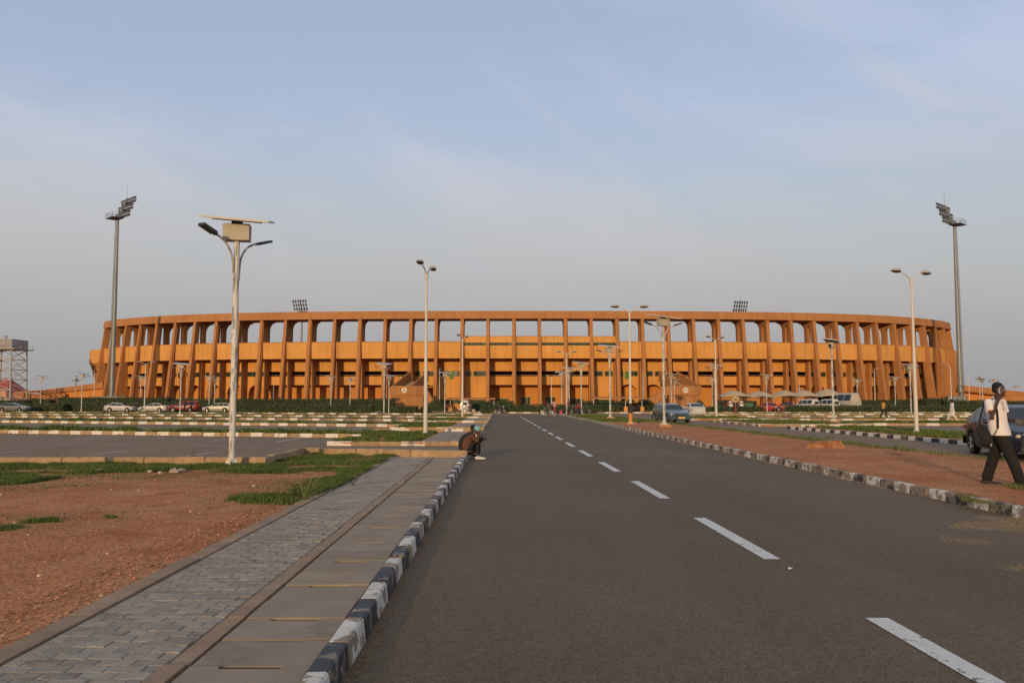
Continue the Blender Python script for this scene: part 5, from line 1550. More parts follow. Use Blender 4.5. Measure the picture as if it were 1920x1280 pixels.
t = thing('pink_bucket', 'bright pink bucket on the ground among the people with bicycles', 'bucket', (p.x, p.y, .1))
MB().lathe([(.17, 0), (.22, .38), (.235, .40), (.20, .40), (.16, .04)], 16).build('bucket_wall', mat('pink_plastic', (.62, .05, .16), .4), t, smooth=True, angle=30)
MB().tube([(-.21, 0, .39), (-.12, 0, .52), (.12, 0, .52), (.21, 0, .39)], .01, 6).build('handle', GALV, t)

# ------------------------------------------------------------------ people
DG = None
def remesh(name, mb, m, parent, voxel, smooth=4, loc=None):
    "joins overlapping solids into one continuous surface"
    me = mb.mesh(name, m); o = link(name, me)
    r = o.modifiers.new('r', 'REMESH'); r.mode = 'VOXEL'; r.voxel_size = voxel
    if smooth:
        s_ = o.modifiers.new('s', 'SMOOTH'); s_.factor = .5; s_.iterations = smooth
    dg = bpy.context.evaluated_depsgraph_get(); dg.update()
    n = bpy.data.meshes.new_from_object(o.evaluated_get(dg)); bpy.data.objects.remove(o)
    n.materials.clear(); n.materials.append(m)
    for p in n.polygons: p.use_smooth = True
    return link(name, n, parent, loc)
def limb(mb, pts, rad, n=10):
    mb.tube(pts, rad, n)
    for p, r in zip(pts, rad): mb.ball(p, r, n, 6)
    return mb
def loft(mb, secs, n=16):
    "secs: (centre, half-depth along x, half-width along y, yaw)"
    o = len(mb.v)
    for c, a, b, yaw in secs:
        for k in range(n):
            t = 2 * math.pi * k / n
            cx, sy = math.cos(t), math.sin(t)
            x = a * math.copysign(abs(cx) ** .85, cx); y = b * math.copysign(abs(sy) ** .85, sy)
            mb.v.append((c[0] + x * math.cos(yaw) - y * math.sin(yaw), c[1] + x * math.sin(yaw) + y * math.cos(yaw), c[2]))
    for i in range(len(secs) - 1):
        for k in range(n): a0, a1 = o + i * n + k, o + i * n + (k + 1) % n; mb.f.append((a0, a1, a1 + n, a0 + n))
    mb.f.append(tuple(o + k for k in range(n - 1, -1, -1))); e = o + (len(secs) - 1) * n; mb.f.append(tuple(e + k for k in range(n)))
    return mb
SKIN = mat('dark_skin', (.062, .028, .017), .5, .12, 6, spec=.5)
HAIR = mat('black_hair', (.008, .007, .007), .9, .2, 30, .4, 80)
EYEW = mat('eye_white', (.5, .45, .4), .3)
def head(mb, c, yaw, tilt=0.0, s=1.0):
    "head with jaw, nose, ears, lips and brow; faces +x before yaw"
    M = Matrix.Rotation(yaw, 3, 'Z') @ Matrix.Rotation(tilt, 3, 'Y')
    def P(x, y, z): return Vector(c) + M @ Vector((x * s, y * s, z * s))
    mb.ball(P(-.012, 0, .035), (.098 * s, .076 * s, .092 * s), 14, 10, M)
    mb.ball(P(.025, 0, -.035), (.068 * s, .060 * s, .080 * s), 12, 8, M)
    mb.ball(P(.062, 0, -.085), (.026 * s, .032 * s, .026 * s), 8, 6, M)
    mb.ball(P(.098, 0, -.018), (.018 * s, .019 * s, .017 * s), 8, 6, M)
    mb.ball(P(.088, 0, .004), (.013 * s, .010 * s, .028 * s), 8, 6, M)
    mb.ball(P(.086, 0, -.055), (.014 * s, .027 * s, .013 * s), 8, 6, M)
    mb.ball(P(.074, 0, .036), (.018 * s, .050 * s, .011 * s), 8, 6, M)
    for sd in (-1, 1): mb.ball(P(-.01, sd * .080, -.01), (.022 * s, .013 * s, .034 * s), 8, 6, M)
    return P, M
def face_parts(parent, P, s=1.0):
    for sd in (-1, 1):
        MB().ball(P(.078, sd * .031, .014), .0125 * s, 8, 6).build('eye', EYEW, parent, smooth=True)
        MB().ball(P(.0885, sd * .031, .014), .0055 * s, 8, 6).build('pupil', HAIR, parent, smooth=True)
def hand(mb, wrist, d, up, curl=.5, s=1.0):
    "palm and five bent fingers; d points along the hand, up is the back of the hand"
    d = Vector(d).normalized(); up = Vector(up); up = (up - d * up.dot(d)).normalized(); sd = d.cross(up)
    w = Vector(wrist)
    mb.obox(w + d * .05 * s, d * .05 * s, sd * .038 * s, up * .013 * s); mb.ball(w + d * .01, .026 * s, 8, 6)
    for k, ln in enumerate((.070, .078, .072, .055)):
        b = w + d * .095 * s + sd * (.030 - .020 * k) * s
        p1 = b + (d * math.cos(curl * .7) - up * math.sin(curl * .7)) * ln * .5 * s
        p2 = p1 + (d * math.cos(curl * 1.8) - up * math.sin(curl * 1.8)) * ln * .5 * s
        mb.tube([b - d * .015, b, p1, p2], [.0095 * s, .0095 * s, .0085 * s, .0072 * s], 7)
    b = w + d * .03 * s + sd * .036 * s; p1 = b + (d * .6 + sd * .7 - up * .3).normalized() * .04 * s
    mb.tube([b - sd * .012, b, p1, p1 + (d * .9 - up * .4).normalized() * .032 * s], [.012 * s, .012 * s, .010 * s, .008 * s], 7)
def shoe(name, parent, heel, toe, m, s=1.0, sole=None, tilt=0):
    heel, toe = Vector(heel), Vector(toe); d = toe - heel; L_ = d.length; d.normalize()
    mb = MB()
    sd = Vector((-d.y, d.x, 0)).normalized(); up = sd.cross(d) * -1 if sd.cross(d).z < 0 else sd.cross(d)
    for f, w, h in ((.06, .036, .075), (.2, .038, .08), (.4, .038, .062), (.6, .045, .047), (.8, .046, .042), (.95, .034, .034)):
        mb.ball(heel + d * L_ * f + up * h * .55 * s, (.05 * s, w * s, h * .55 * s), 10, 6, Matrix((d, sd, up)).transposed())
    o = remesh(name, mb, m, parent, .008 * max(s, 1), 3)
    sl = MB(); pts = [(0, -.034), (.5, -.038), (.8, -.046), (1.02, -.025), (1.02, .025), (.8, .046), (.5, .038), (0, .034)]
    b = [heel + d * L_ * f + sd * y * s for f, y in pts]
    n = len(b); sl.add([p for p in b] + [p + up * .02 for p in b], [(i, (i + 1) % n, n + (i + 1) % n, n + i) for i in range(n)] + [tuple(range(n - 1, -1, -1)), tuple(range(n, 2 * n))])
    sl.build('sole', sole or DARK, o)
    return o

def walking_man():
    p = at(1880, 908.5, .125)
    t = thing('person', 'man in a pale polo shirt and dark trousers walking with a phone at his ear', 'person', (p.x, p.y, .125), R(-29))
    # local frame: x = walking direction, y = his left (away from the camera), z = up
    hipR, hipL = Vector((-.02, -.085, .90)), Vector((-.02, .085, .90))
    kneeL, ankL = Vector((-.10, .09, .50)), Vector((-.235, .09, .10))      # trailing leg
    kneeR, ankR = Vector((.13, -.09, .50)), Vector((.26, -.09, .105))     # leading leg
    tw = R(-34)                                                           # chest turned towards the camera
    shR, shL = Vector((-.16, -.150, 1.415)), Vector((.045, .150, 1.415))
    elR, wrR = Vector((-.125, -.36, 1.155)), Vector((-.020, -.215, 1.455))
    elL, wrL = Vector((.10, .20, 1.13)), Vector((.26, .02, 1.08))
    hc = Vector((.005, 0, 1.625)); yaw = R(-14)
    body = MB()
    loft(body, [((-.02, 0, .86), .10, .155, 0), ((-.02, 0, 1.0), .10, .15, 0), ((-.04, 0, 1.15), .10, .145, tw), ((-.055, 0, 1.32), .11, .16, tw), ((-.055, 0, 1.42), .085, .155, tw), ((-.045, 0, 1.46), .06, .10, tw)])
    limb(body, [(-.03, 0, 1.42), (-.02, 0, 1.50), (-.005, 0, 1.57)], [.064, .056, .058])
    limb(body, [hipR, kneeR, ankR], [.088, .060, .042]); limb(body, [hipL, kneeL, ankL], [.088, .060, .042])
    limb(body, [shR, elR, wrR], [.052, .042, .028]); limb(body, [shL, elL, wrL], [.052, .042, .028])
    P, M = head(body, hc, yaw, R(8))
    hand(body, wrR, (.16, .40, .85), (-.1, -.9, .3), .8)
    hand(body, wrL, (.7, -.6, .0), (.2, -.2, .9), 1.2)
    b = remesh('body', body, SKIN, t, .0085, 3)
    face_parts(b, P)
    hr = MB(); hr.ball(P(-.030, 0, .056), (.092, .081, .086), 16, 10, M); hr.ball(P(-.062, 0, .0), (.052, .070, .06), 12, 8, M)
    remesh('hair', hr, HAIR, t, .009, 2)
    SH = mat('pale_polo', (.74, .66, .63), .85, .05, 4, .25, 12)
    s_ = MB()
    loft(s_, [((-.01, 0, .845), .172, .212, tw * .4), ((-.015, 0, .93), .158, .200, tw * .6), ((-.035, 0, 1.08), .130, .178, tw), ((-.05, 0, 1.22), .134, .186, tw), ((-.055, 0, 1.34), .132, .198, tw), ((-.057, 0, 1.42), .108, .19, tw), ((-.045, 0, 1.475), .072, .105, tw)])
    for sh, el in ((shR, elR), (shL, elL)):
        e = sh + (el - sh) * .62; limb(s_, [sh + Vector((0, 0, -.005)), sh + (el - sh) * .35], [.074, .072]); s_.tube([sh + (el - sh) * .3, e], [.072, .077], 12)
    sh_ = remesh('polo_shirt', s_, SH, t, .0105, 4)
    col = MB()
    for a0 in range(9):
        a = a0 / 8 * 2 * math.pi; col.ball((-.033 + .068 * math.cos(a), .078 * math.sin(a), 1.488 - .018 * math.cos(a)), (.022, .022, .017), 8, 5)
    remesh('collar', col, SH, sh_, .009, 2)
    MB().obox((.058, -.085, 1.36), (.003, -.002, .0), (.008, .012, 0), (-.018, .012, .08)).build('button_placket', mat('placket', (.52, .45, .41), .85), sh_)
    MB().obox((-.150, -.334, 1.272), (.024, .004, -.004), (0, .002, 0), (0, 0, .006)).build('sleeve_print', mat('red_print', (.45, .06, .05), .8), sh_)
    TR = mat('dark_trousers', (.009, .008, .0075), .9, .2, 5, .35, 9)
    tr = MB()
    loft(tr, [((-.02, 0, .80), .125, .175, 0), ((-.02, 0, .90), .125, .170, 0), ((-.02, 0, .99), .118, .162, 0)])
    for hp, kn, an, sd in ((hipR, kneeR, ankR, -1), (hipL, kneeL, ankL, 1)):
        limb(tr, [hp + Vector((0, 0, -.02)), kn + (hp - kn) * .5, kn, an + (kn - an) * .4, an + (kn - an) * .05], [.110, .104, .093, .088, .084])
        tr.tube([an + (kn - an) * .35, an + Vector((0, 0, -.035))], [.087, .086], 12)
    remesh('trousers', tr, TR, t, .011, 5)
    SHO = mat('black_shoe', (.012, .011, .011), .45, .1, 8)
    shoe('shoe', t, (-.30, .09, .0), (-.02, .085, .0), SHO)
    shoe('shoe', t, (.205, -.095, .045), (.46, -.125, -.005), SHO)
    # phone in the raised hand
    ph = tag(MB().obox((0, 0, 0), (.010, .018, .045), (.003, -.003, .001), (.018, .008, -.006)).build('mobile_phone', mat('phone_case', (.30, .30, .30), .35), None, loc=tuple(t.matrix_basis @ Vector((.005, -.108, 1.612)))), 'grey mobile phone held to the ear of the walking man', 'phone')
    bk = MB().obox((0, 0, 0), (.05, -.03, -.02), (.010, .014, -.008), (.02, .006, .042)).build('wallet', mat('grey_wallet', (.07, .06, .052), .7, .2, 6), None, loc=tuple(t.matrix_basis @ Vector((.285, -.065, 1.075))))
    tag(bk, 'greyish wallet or folder in the hand of the walking man', 'wallet')
    # bag with its strap
    bg = thing('shoulder_bag', 'black shoulder bag hanging at the hip of the walking man', 'bag', tuple(t.matrix_basis @ Vector((-.05, 0, -.02))), R(-29))
    BG = mat('black_bag', (.006, .006, .007), .8, .25, 8, .3, 15)
    q = MB(); 
    q.obox((-.19, -.20, .87), (.085, 0, .03), (0, .05, 0), (-.05, 0, .15)); q.ball((-.16, -.205, .76), (.10, .06, .09), 12, 8); q.ball((-.24, -.195, 1.0), (.06, .05, .06), 10, 7)
    pk = remesh('bag_body', q, BG, bg, .012, 9)
    MB().ball((-.18, -.262, .80), (.075, .022, .10), 12, 8, Matrix.Rotation(R(22), 3, 'Y')).build('pocket', BG, bg, smooth=True)
    MB().obox((-.10, -.285, .71), (.012, 0, .004), (0, .005, 0), (0, 0, .022)).build('buckle', GALV, bg)
    st = MB(); pts = [(-.27, -.17, 1.04), (-.235, -.13, 1.20), (-.19, -.09, 1.38), (-.12, -.075, 1.495), (-.06, -.10, 1.497), (-.02, -.155, 1.42), (.005, -.185, 1.32), (.015, -.195, 1.16), (.01, -.205, 1.0), (-.06, -.225, .86)]
    pts = [Vector(a) for a in pts]
    for a, b_ in zip(pts[:-1], pts[1:]): st.bar(a, b_ + (b_ - a) * .05, .034, .007)
    st.build('strap', BG, bg)
    return t
walking_man()

def seated(lab, loc, rz, top, trousers, capm, shoem, arm_pose, seed):
    "person sitting low on a kerb, knees drawn up, bent forward; faces +x"
    t = thing('person', lab, 'person', loc, rz, None, .87)
    hip = [Vector((-.04, s_ * .10, .10)) for s_ in (-1, 1)]
    knee = [Vector((.33, s_ * .12, .45)) for s_ in (-1, 1)]; ank = [Vector((.29, s_ * .11, -.02)) for s_ in (-1, 1)]
    sh = [Vector((.10, s_ * .18, .53)) for s_ in (-1, 1)]
    hc = Vector((.25, 0, .71)); b = MB()
    def spine(o, w): return [((-.02, 0, .02), .13 + o, .17 + w, 0), ((-.05, 0, .15), .15 + o, .185 + w, 0), ((-.045, 0, .30), .16 + o, .185 + w, 0), ((.0, 0, .43), .145 + o, .19 + w, 0), ((.06, 0, .54), .11 + o, .175 + w, 0), ((.13, 0, .60), .065 + o, .09 + w, 0)]
    loft(b, spine(-.02, -.02)); limb(b, [(.10, 0, .56), (.17, 0, .62), (.23, 0, .67)], [.06, .055, .055])
    for k in (0, 1): limb(b, [hip[k], knee[k], ank[k]], [.085, .06, .042])
    for k, (el, wr, hd) in enumerate(arm_pose):
        limb(b, [sh[k], el, wr], [.05, .04, .028]); hand(b, wr, hd, (0, 0, 1), .9)
    P, M = head(b, hc, R(-12), R(30))
    o = remesh('body', b, SKIN, t, .011, 3); face_parts(o, P)
    s_ = MB(); loft(s_, spine(.02, .02))
    for k, (el, wr, hd) in enumerate(arm_pose): limb(s_, [sh[k], el, el + (Vector(wr) - Vector(el)) * .8], [.078, .062, .05])
    remesh('top', s_, top, t, .013, 5)
    tr = MB(); limb(tr, [(-.04, 0, .08), (.02, 0, .09)], [.16, .15])
    for k in (0, 1): limb(tr, [hip[k], knee[k], ank[k] + Vector((0, 0, .08))], [.11, .085, .065])
    remesh('trousers', tr, trousers, t, .013, 4)
    for k in (0, 1): shoe('shoe', t, ank[k] + Vector((-.06, 0, -.145)), ank[k] + Vector((.21, -.02, -.145)), shoem, sole=MATS['white_plate'])
    c = MB(); c.ball(P(-.018, 0, .055), (.112, .092, .092), 16, 10, M)
    remesh('cap' if capm is not HAIR else 'hair', c, capm, t, .011, 2)
    return t, P
kp = at(884, 857)
kx, ky = xL(22.9) + .07, 22.6
armsA = [(Vector((.30, -.24, .40)), Vector((.33, -.09, .60)), (.1, .3, .8)), (Vector((.30, .25, .38)), Vector((.46, .12, .46)), (1, -.2, .1))]
man, P = seated('seated person in a brown top and turquoise cap on the kerb', (kx - .02, ky, .155), R(-8),
     mat('brown_top', (.105, .038, .020), .85, .12, 5, .3, 10), mat('black_trousers', (.012, .012, .013), .9, .2, 5), mat('turquoise_cap', (.19, .40, .41), .8, .1, 8), mat('white_shoe', (.62, .57, .52), .7, .08, 8), armsA, 1)
MB().obox(P(.06, .0, -.14), (.02, 0, 0), (0, .05, 0), (-.01, 0, .045)).build('collar', mat('white_collar', (.55, .5, .46), .8), man)
armsB = [(Vector((.32, -.26, .36)), Vector((.55, -.12, .40)), (1, 0, .1)), (Vector((.32, .25, .36)), Vector((.55, .10, .42)), (1, 0, 0))]
seated('seated person in black with a dark head, half hidden behind the brown top', (kx - .15, ky + .5, .17), R(-2),
     mat('black_top', (.012, .012, .014), .85, .15, 5, .3, 10), MATS['black_trousers'], HAIR, MATS['black_shoe'], armsB, 2)

def standing(lab, loc, rz, top, trousers, stride=.2, robe=False, cap=None, group=None, lean=0.0, arms=0, s=1.0, extra=None):
    "small far figure, facing +x"
    t = thing('person', lab, 'person', loc, rz, group, s)
    vx = .018; b = MB()
    hip = [Vector((0, d * .085, .90)) for d in (-1, 1)]
    kn = [Vector((.05 + stride * .45, -.09, .50)), Vector((.03 - stride * .35, .09, .49))]; an = [Vector((stride, -.09, .10)), Vector((-stride, .09, .12))]
    sh = [Vector((lean, d * .185, 1.42)) for d in (-1, 1)]
    el = [Vector((lean - .04, -.24, 1.14)), Vector((lean + .02, .24, 1.14))]; wr = [Vector((lean + .12, -.2, .92)), Vector((lean + .06, .22, .9))]
    if arms: wr = [Vector((lean + .24, -.14, 1.2)), Vector((lean + .22, .12, 1.18))]
    body = [((0, 0, .86), .10, .15, 0), ((lean * .3, 0, 1.1), .10, .14, 0), ((lean * .8, 0, 1.34), .11, .165, 0), ((lean, 0, 1.44), .07, .13, 0)]
    loft(b, body); limb(b, [(lean, 0, 1.42), (lean + .02, 0, 1.56)], [.06, .056])
    for k in (0, 1): limb(b, [hip[k], kn[k], an[k]], [.085, .06, .042]); limb(b, [sh[k], el[k], wr[k]], [.05, .04, .028]); hand(b, wr[k], (wr[k] - el[k]), (0, 0, 1), .6)
    P, M = head(b, (lean + .03, 0, 1.63), 0)
    remesh('body', b, SKIN, t, vx, 2)
    c = MB(); c.ball(P(-.02, 0, .05), (.106, .086, .094), 12, 8, M); remesh('cap' if cap else 'hair', c, cap or HAIR, t, .016, 1)
    s_ = MB(); zb = .42 if robe else .84
    loft(s_, [((0, 0, zb), .19 if robe else .135, .21 if robe else .18, 0), ((lean * .3, 0, 1.1), .135, .175, 0), ((lean * .8, 0, 1.34), .135, .20, 0), ((lean, 0, 1.455), .085, .13, 0)])
    for k in (0, 1): limb(s_, [sh[k], el[k], el[k] + (wr[k] - el[k]) * (.8 if robe else .1)], [.075, .066, .055])
    remesh('robe' if robe else 'shirt', s_, top, t, vx, 3)
    tr = MB(); loft(tr, [((0, 0, .78), .12, .165, 0), ((0, 0, .98), .115, .16, 0)])
    for k in (0, 1): limb(tr, [hip[k], kn[k], an[k]], [.105, .085, .07])
    remesh('trousers', tr, trousers, t, vx, 3)
    for k in (0, 1): MB().ball(an[k] + Vector((.06, 0, -.055)), (.13, .045, .045), 10, 6).build('shoe', MATS['black_shoe'], t, smooth=True)
    return t
def col(n, c): return mat(n, c, .85, .1, 5)
WHITEC, NAVYC, REDC = col('white_cotton', (.62, .57, .52)), col('navy_cloth', (.02, .02, .03)), col('red_cloth', (.32, .03, .03))
def foot(px, py, z=0.0): p = at(px, py, z); return (p.x, p.y, z)
standing('person in a yellow and grey top walking left of the tall right-hand pole', foot(1657, 782), R(15), col('yellow_cloth', (.50, .25, .03)), NAVYC, .28)
standing('person in a long white robe walking in the right car park', foot(1786, 789.5), R(172), WHITEC, WHITEC, .30, True, MATS['dark_trousers'])
standing('person in white and black on the upper flight of staircase A', (atY(754, 753, 155).x - .2, 156.2, 4.72), R(-80), WHITEC, NAVYC, .12)
standing('person in dark red standing beside the dark red off-roader', (atY(349, 753, 124).x, 123.6, 0), R(200), col('maroon_cloth', (.07, .012, .02)), NAVYC, .05)
standing('person in white walking by the fence at the left floodlight mast', (atY(209, 753, 144).x, 144.5, .0), R(30), WHITEC, NAVYC, .15)
standing('person bending over the bicycles, in a red and grey top', foot(1030, 776.5), R(160), col('grey_red_cloth', (.20, .06, .05)), NAVYC, .15, lean=.18, arms=1, s=.95)
standing('person in white and red standing in the bicycle group', foot(1040, 776, .1), R(-60), col('white_red_cloth', (.52, .30, .24)), REDC, .08, arms=1)
standing('tall person in dark clothes right of the white pole in the group', foot(1066, 777, .1), R(200), col('dark_pink_cloth', (.16, .07, .08)), NAVYC, .06, arms=1, s=1.02)
standing('person in a red shirt stooping at the solar lamp in the group', foot(1087, 777.5, .1), R(180), REDC, NAVYC, .1, lean=.22, arms=1, s=.86)

# ------------------------------------------------------------------ grass, weeds, gravel
def clump(name, lab, polys, n, h, w, z, seed, m=GRASS, parent=None, cluster=.5, only=None):
    "real blades spread over polygons; nobody could count them, so one object"
    rng = random.Random(seed); mb = MB()
    areas = []
    for poly in polys:
        a = 0
        for i in range(len(poly)): p, q = poly[i], poly[(i + 1) % len(poly)]; a += p[0] * q[1] - q[0] * p[1]
        areas.append(abs(a) / 2)
    tot = sum(areas)
    for poly, A in zip(polys, areas):
        xs = [p[0] for p in poly]; ys = [p[1] for p in poly]; k = 0; want = int(n * A / tot); tries = 0
        while k < want and tries < want * 20:
            tries += 1
            x, y = rng.uniform(min(xs), max(xs)), rng.uniform(min(ys), max(ys))
            if not pip((x, y), poly): continue
            d = mnoise.noise(Vector((x * .9 + seed, y * .9, 0))) + .5 * mnoise.noise(Vector((x * 2.7, y * 2.7, seed)))
            if d < cluster * rng.uniform(-1.4, 1.0) * .6: continue
            k += 1
            hh = h * rng.uniform(.45, 1.15) * (1 + .6 * d); a = rng.uniform(0, 2 * math.pi); ww = w * rng.uniform(.6, 1.3)
            lean = hh * rng.uniform(.15, .8); b = rng.uniform(0, 2 * math.pi)
            ax, ay = math.cos(a) * ww / 2, math.sin(a) * ww / 2; bx_, by_ = math.cos(b) * lean, math.sin(b) * lean
            mb.add([(x - ax, y - ay, z), (x + ax, y + ay, z), (x + ax * .8 + bx_ * .35, y + ay * .8 + by_ * .35, z + hh * .6), (x - ax * .8 + bx_ * .35, y - ay * .8 + by_ * .35, z + hh * .6), (x + bx_, y + by_, z + hh * .95)], [(0, 1, 2, 3), (3, 2, 4)])
    o = mb.build(name, m, kind='stuff'); o['label'] = lab; o['category'] = 'grass'
    return o
def px_poly(pts, z=.11): return [at(a, b, z) for a, b in pts]
near = [px_poly([(-40, 869), (430, 871), (498, 870), (590, 852), (742, 855), (690, 884), (640, 912), (590, 893), (540, 889), (470, 889), (330, 884), (190, 887), (110, 897), (60, 905), (-40, 920)]),
        px_poly([(725, 862), (690, 885), (640, 913), (560, 948), (440, 945), (415, 941), (475, 922), (560, 906), (630, 886)])]
clump('grass', 'rough green grass along the left footway and first kerb row', near, 78000, .09, .0125, .10, 3, cluster=.30)
clump('grass', 'thin grass tuft on the red soil at the left edge', [px_poly([(-20, 985), (60, 974), (105, 974), (118, 980), (60, 990), (-20, 1001)]), px_poly([(195, 969), (228, 967), (228, 972), (200, 973)])], 2600, .06, .009, .10, 5, cluster=.3)
fringe = [px_poly([(-40, 905), (110, 890), (330, 882), (560, 886), (640, 905), (560, 925), (330, 905), (110, 915), (-40, 935)]), px_poly([(640, 885), (560, 900), (400, 925), (350, 945), (430, 962), (560, 955), (650, 915)]), px_poly([(-20, 968), (240, 958), (270, 975), (120, 992), (-20, 1012)])]
clump('grass', 'scattered short blades thinning out over the red soil', fringe, 5200, .045, .009, .105, 4, cluster=1.0)
vg = []
for (y0, y1, xa) in LV: vg.append([(xa, y0 + .2), (xL(y0) - 2.0, y0 + .2), (xL(y1) - 2.0, y1 - .1), (xa, y1 - .1)])
clump('grass', 'short grass on the islands left of the road', vg, 36000, .12, .030, .12, 6, cluster=.12)
clump('grass', 'grass on the islands right of the side road', [[(xF(y0) + .9, y0 + .25), (xa - .1, y0 + .25), (xa - .1, y1 - .1), (xF(y1) + .9, y1 - .1)] for (y0, y1, xa) in RV], 26000, .13, .032, .12, 7, cluster=.2)
for k, (poly, tall) in enumerate(GRASS_PATCHES):
    Ym = sum(p[1] for p in poly) / 4
    clump('grass', 'grass in parking island row %s' % ['nearest the foreground kerb, left', 'second on the left', 'third on the left', 'fourth on the left', 'farthest on the left', 'nearest on the right', 'second on the right', 'third on the right', 'farthest on the right'][k], [poly], 6500 if k in (0, 5) else 5200, tall, .0009 * Ym + .010, .10, 20 + k, cluster=.75)
md = [[(xR(y0) + .3, y0), (xN(y0) - .15, y0), (xN(y1) - .15, y1), (xR(y1) + .3, y1)] for y0, y1 in ((58, 70), (74, 90))]
edge = [[(xN(y0) - a, y0), (xN(y0) - .12, y0), (xN(y1) - .12, y1), (xN(y1) - b, y1)] for y0, y1, a, b in ((19, 30, .5, .9), (30, 56, 1.0, .8))]
clump('grass', 'sparse grass on the far part of the median', md, 9000, .10, .05, .12, 9, cluster=.55)
clump('grass', 'sparse weeds along the side road edge of the median', edge, 3600, .10, .02, .12, 10, cluster=.6)
clump('grass', 'thin yellowish grass near the feet of the walking man', [px_poly([(1790, 925), (1850, 930), (1925, 945), (1925, 955), (1860, 948), (1800, 938)], .12), px_poly([(1880, 905), (1925, 908), (1925, 920), (1890, 916)], .12)], 1500, .05, .010, .12, 11, mat('dry_grass', (.14, .14, .035), .8, .2, 1, rnd=.4, island=True), cluster=.4)
hg = [px_poly([(0, 776), (690, 776.5), (690, 775), (0, 772.5)], 0), px_poly([(1330, 777.5), (1900, 777), (1900, 774.8), (1330, 775)], 0)]
clump('grass', 'far grass strip at the foot of the front hedges', hg, 6000, .16, .12, 0, 12, cluster=.3)

def pebbles(name, lab, poly, n, smin, smax, z, seed, m, near_bias=None):
    rng = random.Random(seed); mb = MB(); xs = [p[0] for p in poly]; ys = [p[1] for p in poly]; k = 0; tries = 0
    while k < n and tries < n * 20:
        tries += 1
        x = rng.uniform(min(xs), max(xs)); y = min(ys) + (max(ys) - min(ys)) * rng.random() ** (near_bias or 1)
        if not pip((x, y), poly): continue
        d = mnoise.noise(Vector((x * .7, y * .5, seed)))
        if d < rng.uniform(-.6, .25): continue
        k += 1; s_ = smin + (smax - smin) * rng.random() ** 3.5; a = rng.uniform(0, 6.28); f = rng.uniform(.5, .9)
        ca, sa = math.cos(a) * s_, math.sin(a) * s_
        zz = z + .018 * (mnoise.noise(Vector((x, y, 0)) * .35) + .5 * mnoise.noise(Vector((x, y, 0)) * 1.3))
        mb.add([(x + ca, y + sa, zz), (x - sa * f, y + ca * f, zz + s_ * .1), (x - ca * .9, y - sa * .9, zz), (x + sa * f, y - ca * f, zz + s_ * .05), (x + ca * .15, y + sa * .1, zz + s_ * f * .95)], [(0, 1, 4), (1, 2, 4), (2, 3, 4), (3, 0, 4)])
    o = mb.build(name, m, kind='stuff'); o['label'] = lab; o['category'] = 'gravel'
    return o
PEB = mat('ironstone_gravel', (.30, .135, .070), .9, .25, 5, rnd=.55, island=True)
PEB2 = mat('pale_gravel', (.46, .30, .19), .9, .2, 5, rnd=.4, island=True)
lv = [(-13.5, 3.2), (xL(3) - 2.02, 3.2), (xL(19) - 2.02, 18.9), (-13.5, 18.9)]
pebbles('gravel', 'reddish ironstone gravel on the soil left of the footway', lv, 52000, .004, .022, .113, 1, PEB, 1.3)
pebbles('gravel', 'scattered pale stones on the soil left of the footway', lv, 1100, .006, .030, .115, 2, PEB2, 1.2)
ed = [(xL(3) - 2.5, 3.2), (xL(3) - 1.99, 3.2), (xL(19) - 1.99, 18.9), (xL(19) - 2.4, 18.9)]
pebbles('gravel', 'line of washed stones along the outer footway edging', ed, 2600, .006, .028, .118, 3, PEB)
mdp = [(xR(9) + .2, 9), (xN(9) - .1, 9), (xN(60) - .1, 60), (xR(60) + .2, 60)]
pebbles('gravel', 'reddish gravel on the median', mdp, 26000, .006, .028, .122, 4, PEB, 1.5)
sand = [at(1930, 972), at(1835, 968), at(1780, 985), at(1760, 1010), at(1790, 1040), at(1850, 1062), at(1930, 1075)]
pebbles('gravel', 'loose pale grit washed onto the road by the right kerb', sand, 17000, .004, .011, .005, 5, mat('pale_grit', (.21, .16, .095), .9, .2, 5, rnd=.35, island=True))
gut = [(xL(3) + .01, 3), (xL(3) + .12, 3), (xL(21) + .10, 21), (xL(21) + .01, 21)]
pebbles('gravel', 'dust and grit in the gutter below the left kerb', gut, 2600, .003, .011, .006, 6, PEB)
gutr = [(xR(10) - .14, 10), (xR(10) - .01, 10), (xR(50) - .01, 50), (xR(50) - .12, 50)]
pebbles('gravel', 'grit in the gutter below the right kerb', gutr, 3000, .004, .014, .006, 7, PEB2)
# broken pale blocks lying in the near grass
rng = random.Random(5)
for k, (px, py, s_, lab) in enumerate([(187, 884, .12, 'long pale rubble piece left of the rubble heap'), (243, 880, .09, 'small pale rubble lump in the grass, left part of the heap'), (249, 884, .08, 'flat pale rubble lump below the left part of the heap'),
        (273, 879, .11, 'pale round rubble lump in the middle of the heap'), (281, 885, .09, 'flat rubble lump low in the middle of the heap'), (327, 886, .17, 'largest pale rubble slab at the right of the heap'), (341, 883, .12, 'pale rubble lump at the right end of the heap'), (300, 887, .08, 'small rubble chip between the middle and the largest slab')]):
    p = at(px, py, .12); mb = MB(); mb.ball((0, 0, s_ * .22), (s_, s_ * .6, s_ * .38), 8, 5)
    mb.v = [(x * (1 + rng.uniform(-.2, .2)), y * (1 + rng.uniform(-.2, .2)), max(0, z * (1 + rng.uniform(-.25, .25)))) for x, y, z in mb.v]
    tag(mb.build('rubble', mat('rubble_concrete', (.48, .36, .24), .9, .25, 12, .4, 30, rnd=.25), None, loc=(p.x, p.y, .11), rot=(0, 0, rng.uniform(0, 3))), lab, 'rubble', 'rubble in the near grass')
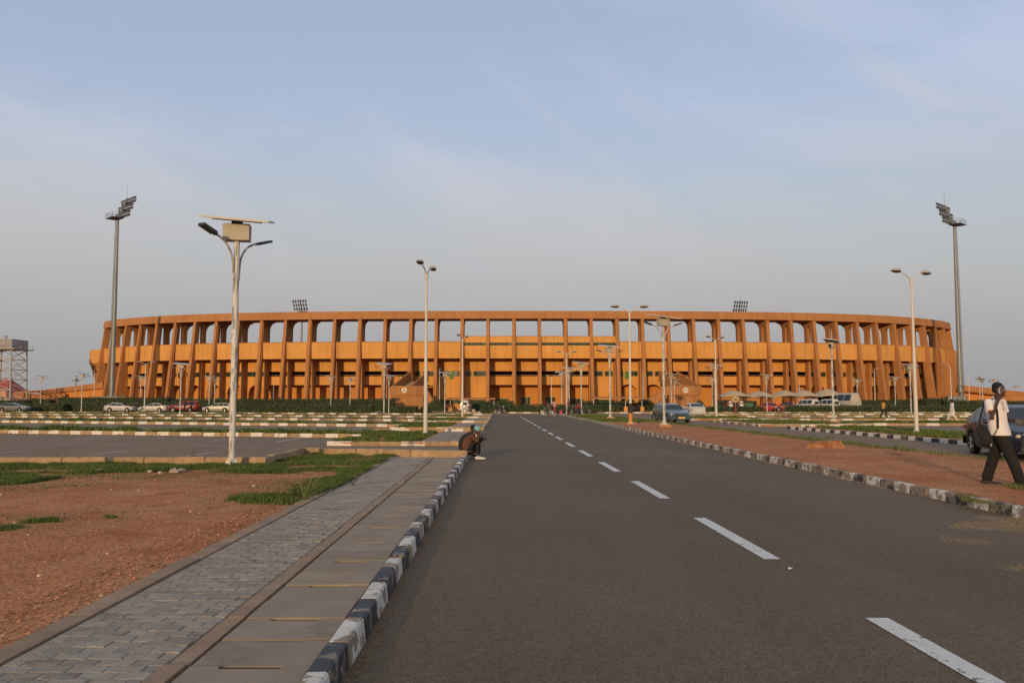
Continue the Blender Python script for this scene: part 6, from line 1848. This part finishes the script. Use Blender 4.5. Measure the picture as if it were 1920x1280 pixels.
# leafy weed overhanging the footway edge, small dry sprigs
def weed(lab, px, py, h, n, seed, m, z=.12):
    rng = random.Random(seed); p = at(px, py, z); t = thing('weed', lab, 'plant', (p.x, p.y, z))
    st = MB(); lf = MB()
    for k in range(n):
        a = rng.uniform(0, 6.28); l = h * rng.uniform(.5, 1.1); d = Vector((math.cos(a) * .6, math.sin(a) * .6, 1)).normalized()
        st.tube([(0, 0, 0), d * l * .6, d * l + Vector((math.cos(a), math.sin(a), 0)) * l * .15], [.006, .004, .002], 5)
        for q in range(7):
            c = d * l * (.3 + .1 * q); b = rng.uniform(0, 6.28); e = Vector((math.cos(b), math.sin(b), rng.uniform(-.2, .6))).normalized() * h * .16
            s2 = Vector((-e.y, e.x, 0)).normalized() * h * .045
            lf.add([c, c + e * .5 + s2, c + e, c + e * .5 - s2], [(0, 1, 2, 3)])
    st.build('stems', m, t); lf.build('leaves', m, t, kind='stuff')
weed('yellowish flowering weed at the outer footway edging', 572, 938, .42, 9, 1, mat('weed_green', (.16, .19, .04), .7, .2, 3, rnd=.3, island=True))
weed('dry dark weed sprig fallen on the footway pavers', 662, 909, .22, 5, 2, mat('dry_sprig', (.05, .03, .02), .9), .135)
weed('small tuft growing out of the first kerb row, left', 118, 869, .30, 8, 3, MATS['grass_blades'])
weed('brownish weed in front of the first kerb row, left of the tall lamp', 357, 866, .32, 8, 4, mat('weed_brown', (.10, .085, .03), .8, .2, 3, rnd=.3, island=True))
# litter
for px, py, s_, lab in ((1482, 1066, .02, 'white scrap of paper on the road right of the second dash'), (1836, 936, .05, 'white scrap of paper in the grass near the walking man'), (476, 911, .04, 'white pebble-like scrap on the soil below the grass')):
    p = at(px, py, .01 if px < 1500 and px > 600 else .125)
    tag(MB().add([(-s_, -s_ * .5, 0), (s_ * .9, -s_ * .7, .012), (s_, s_ * .5, .004), (-s_ * .7, s_ * .8, .018), (-s_, -s_ * .5, -.003), (s_ * .9, -s_ * .7, .009), (s_, s_ * .5, .001), (-s_ * .7, s_ * .8, .015)], [(0, 1, 2, 3), (7, 6, 5, 4), (0, 4, 5, 1), (1, 5, 6, 2), (2, 6, 7, 3), (3, 7, 4, 0)]).build('litter', mat('paper', (.6, .58, .55), .8), None, loc=tuple(p)), lab, 'litter')
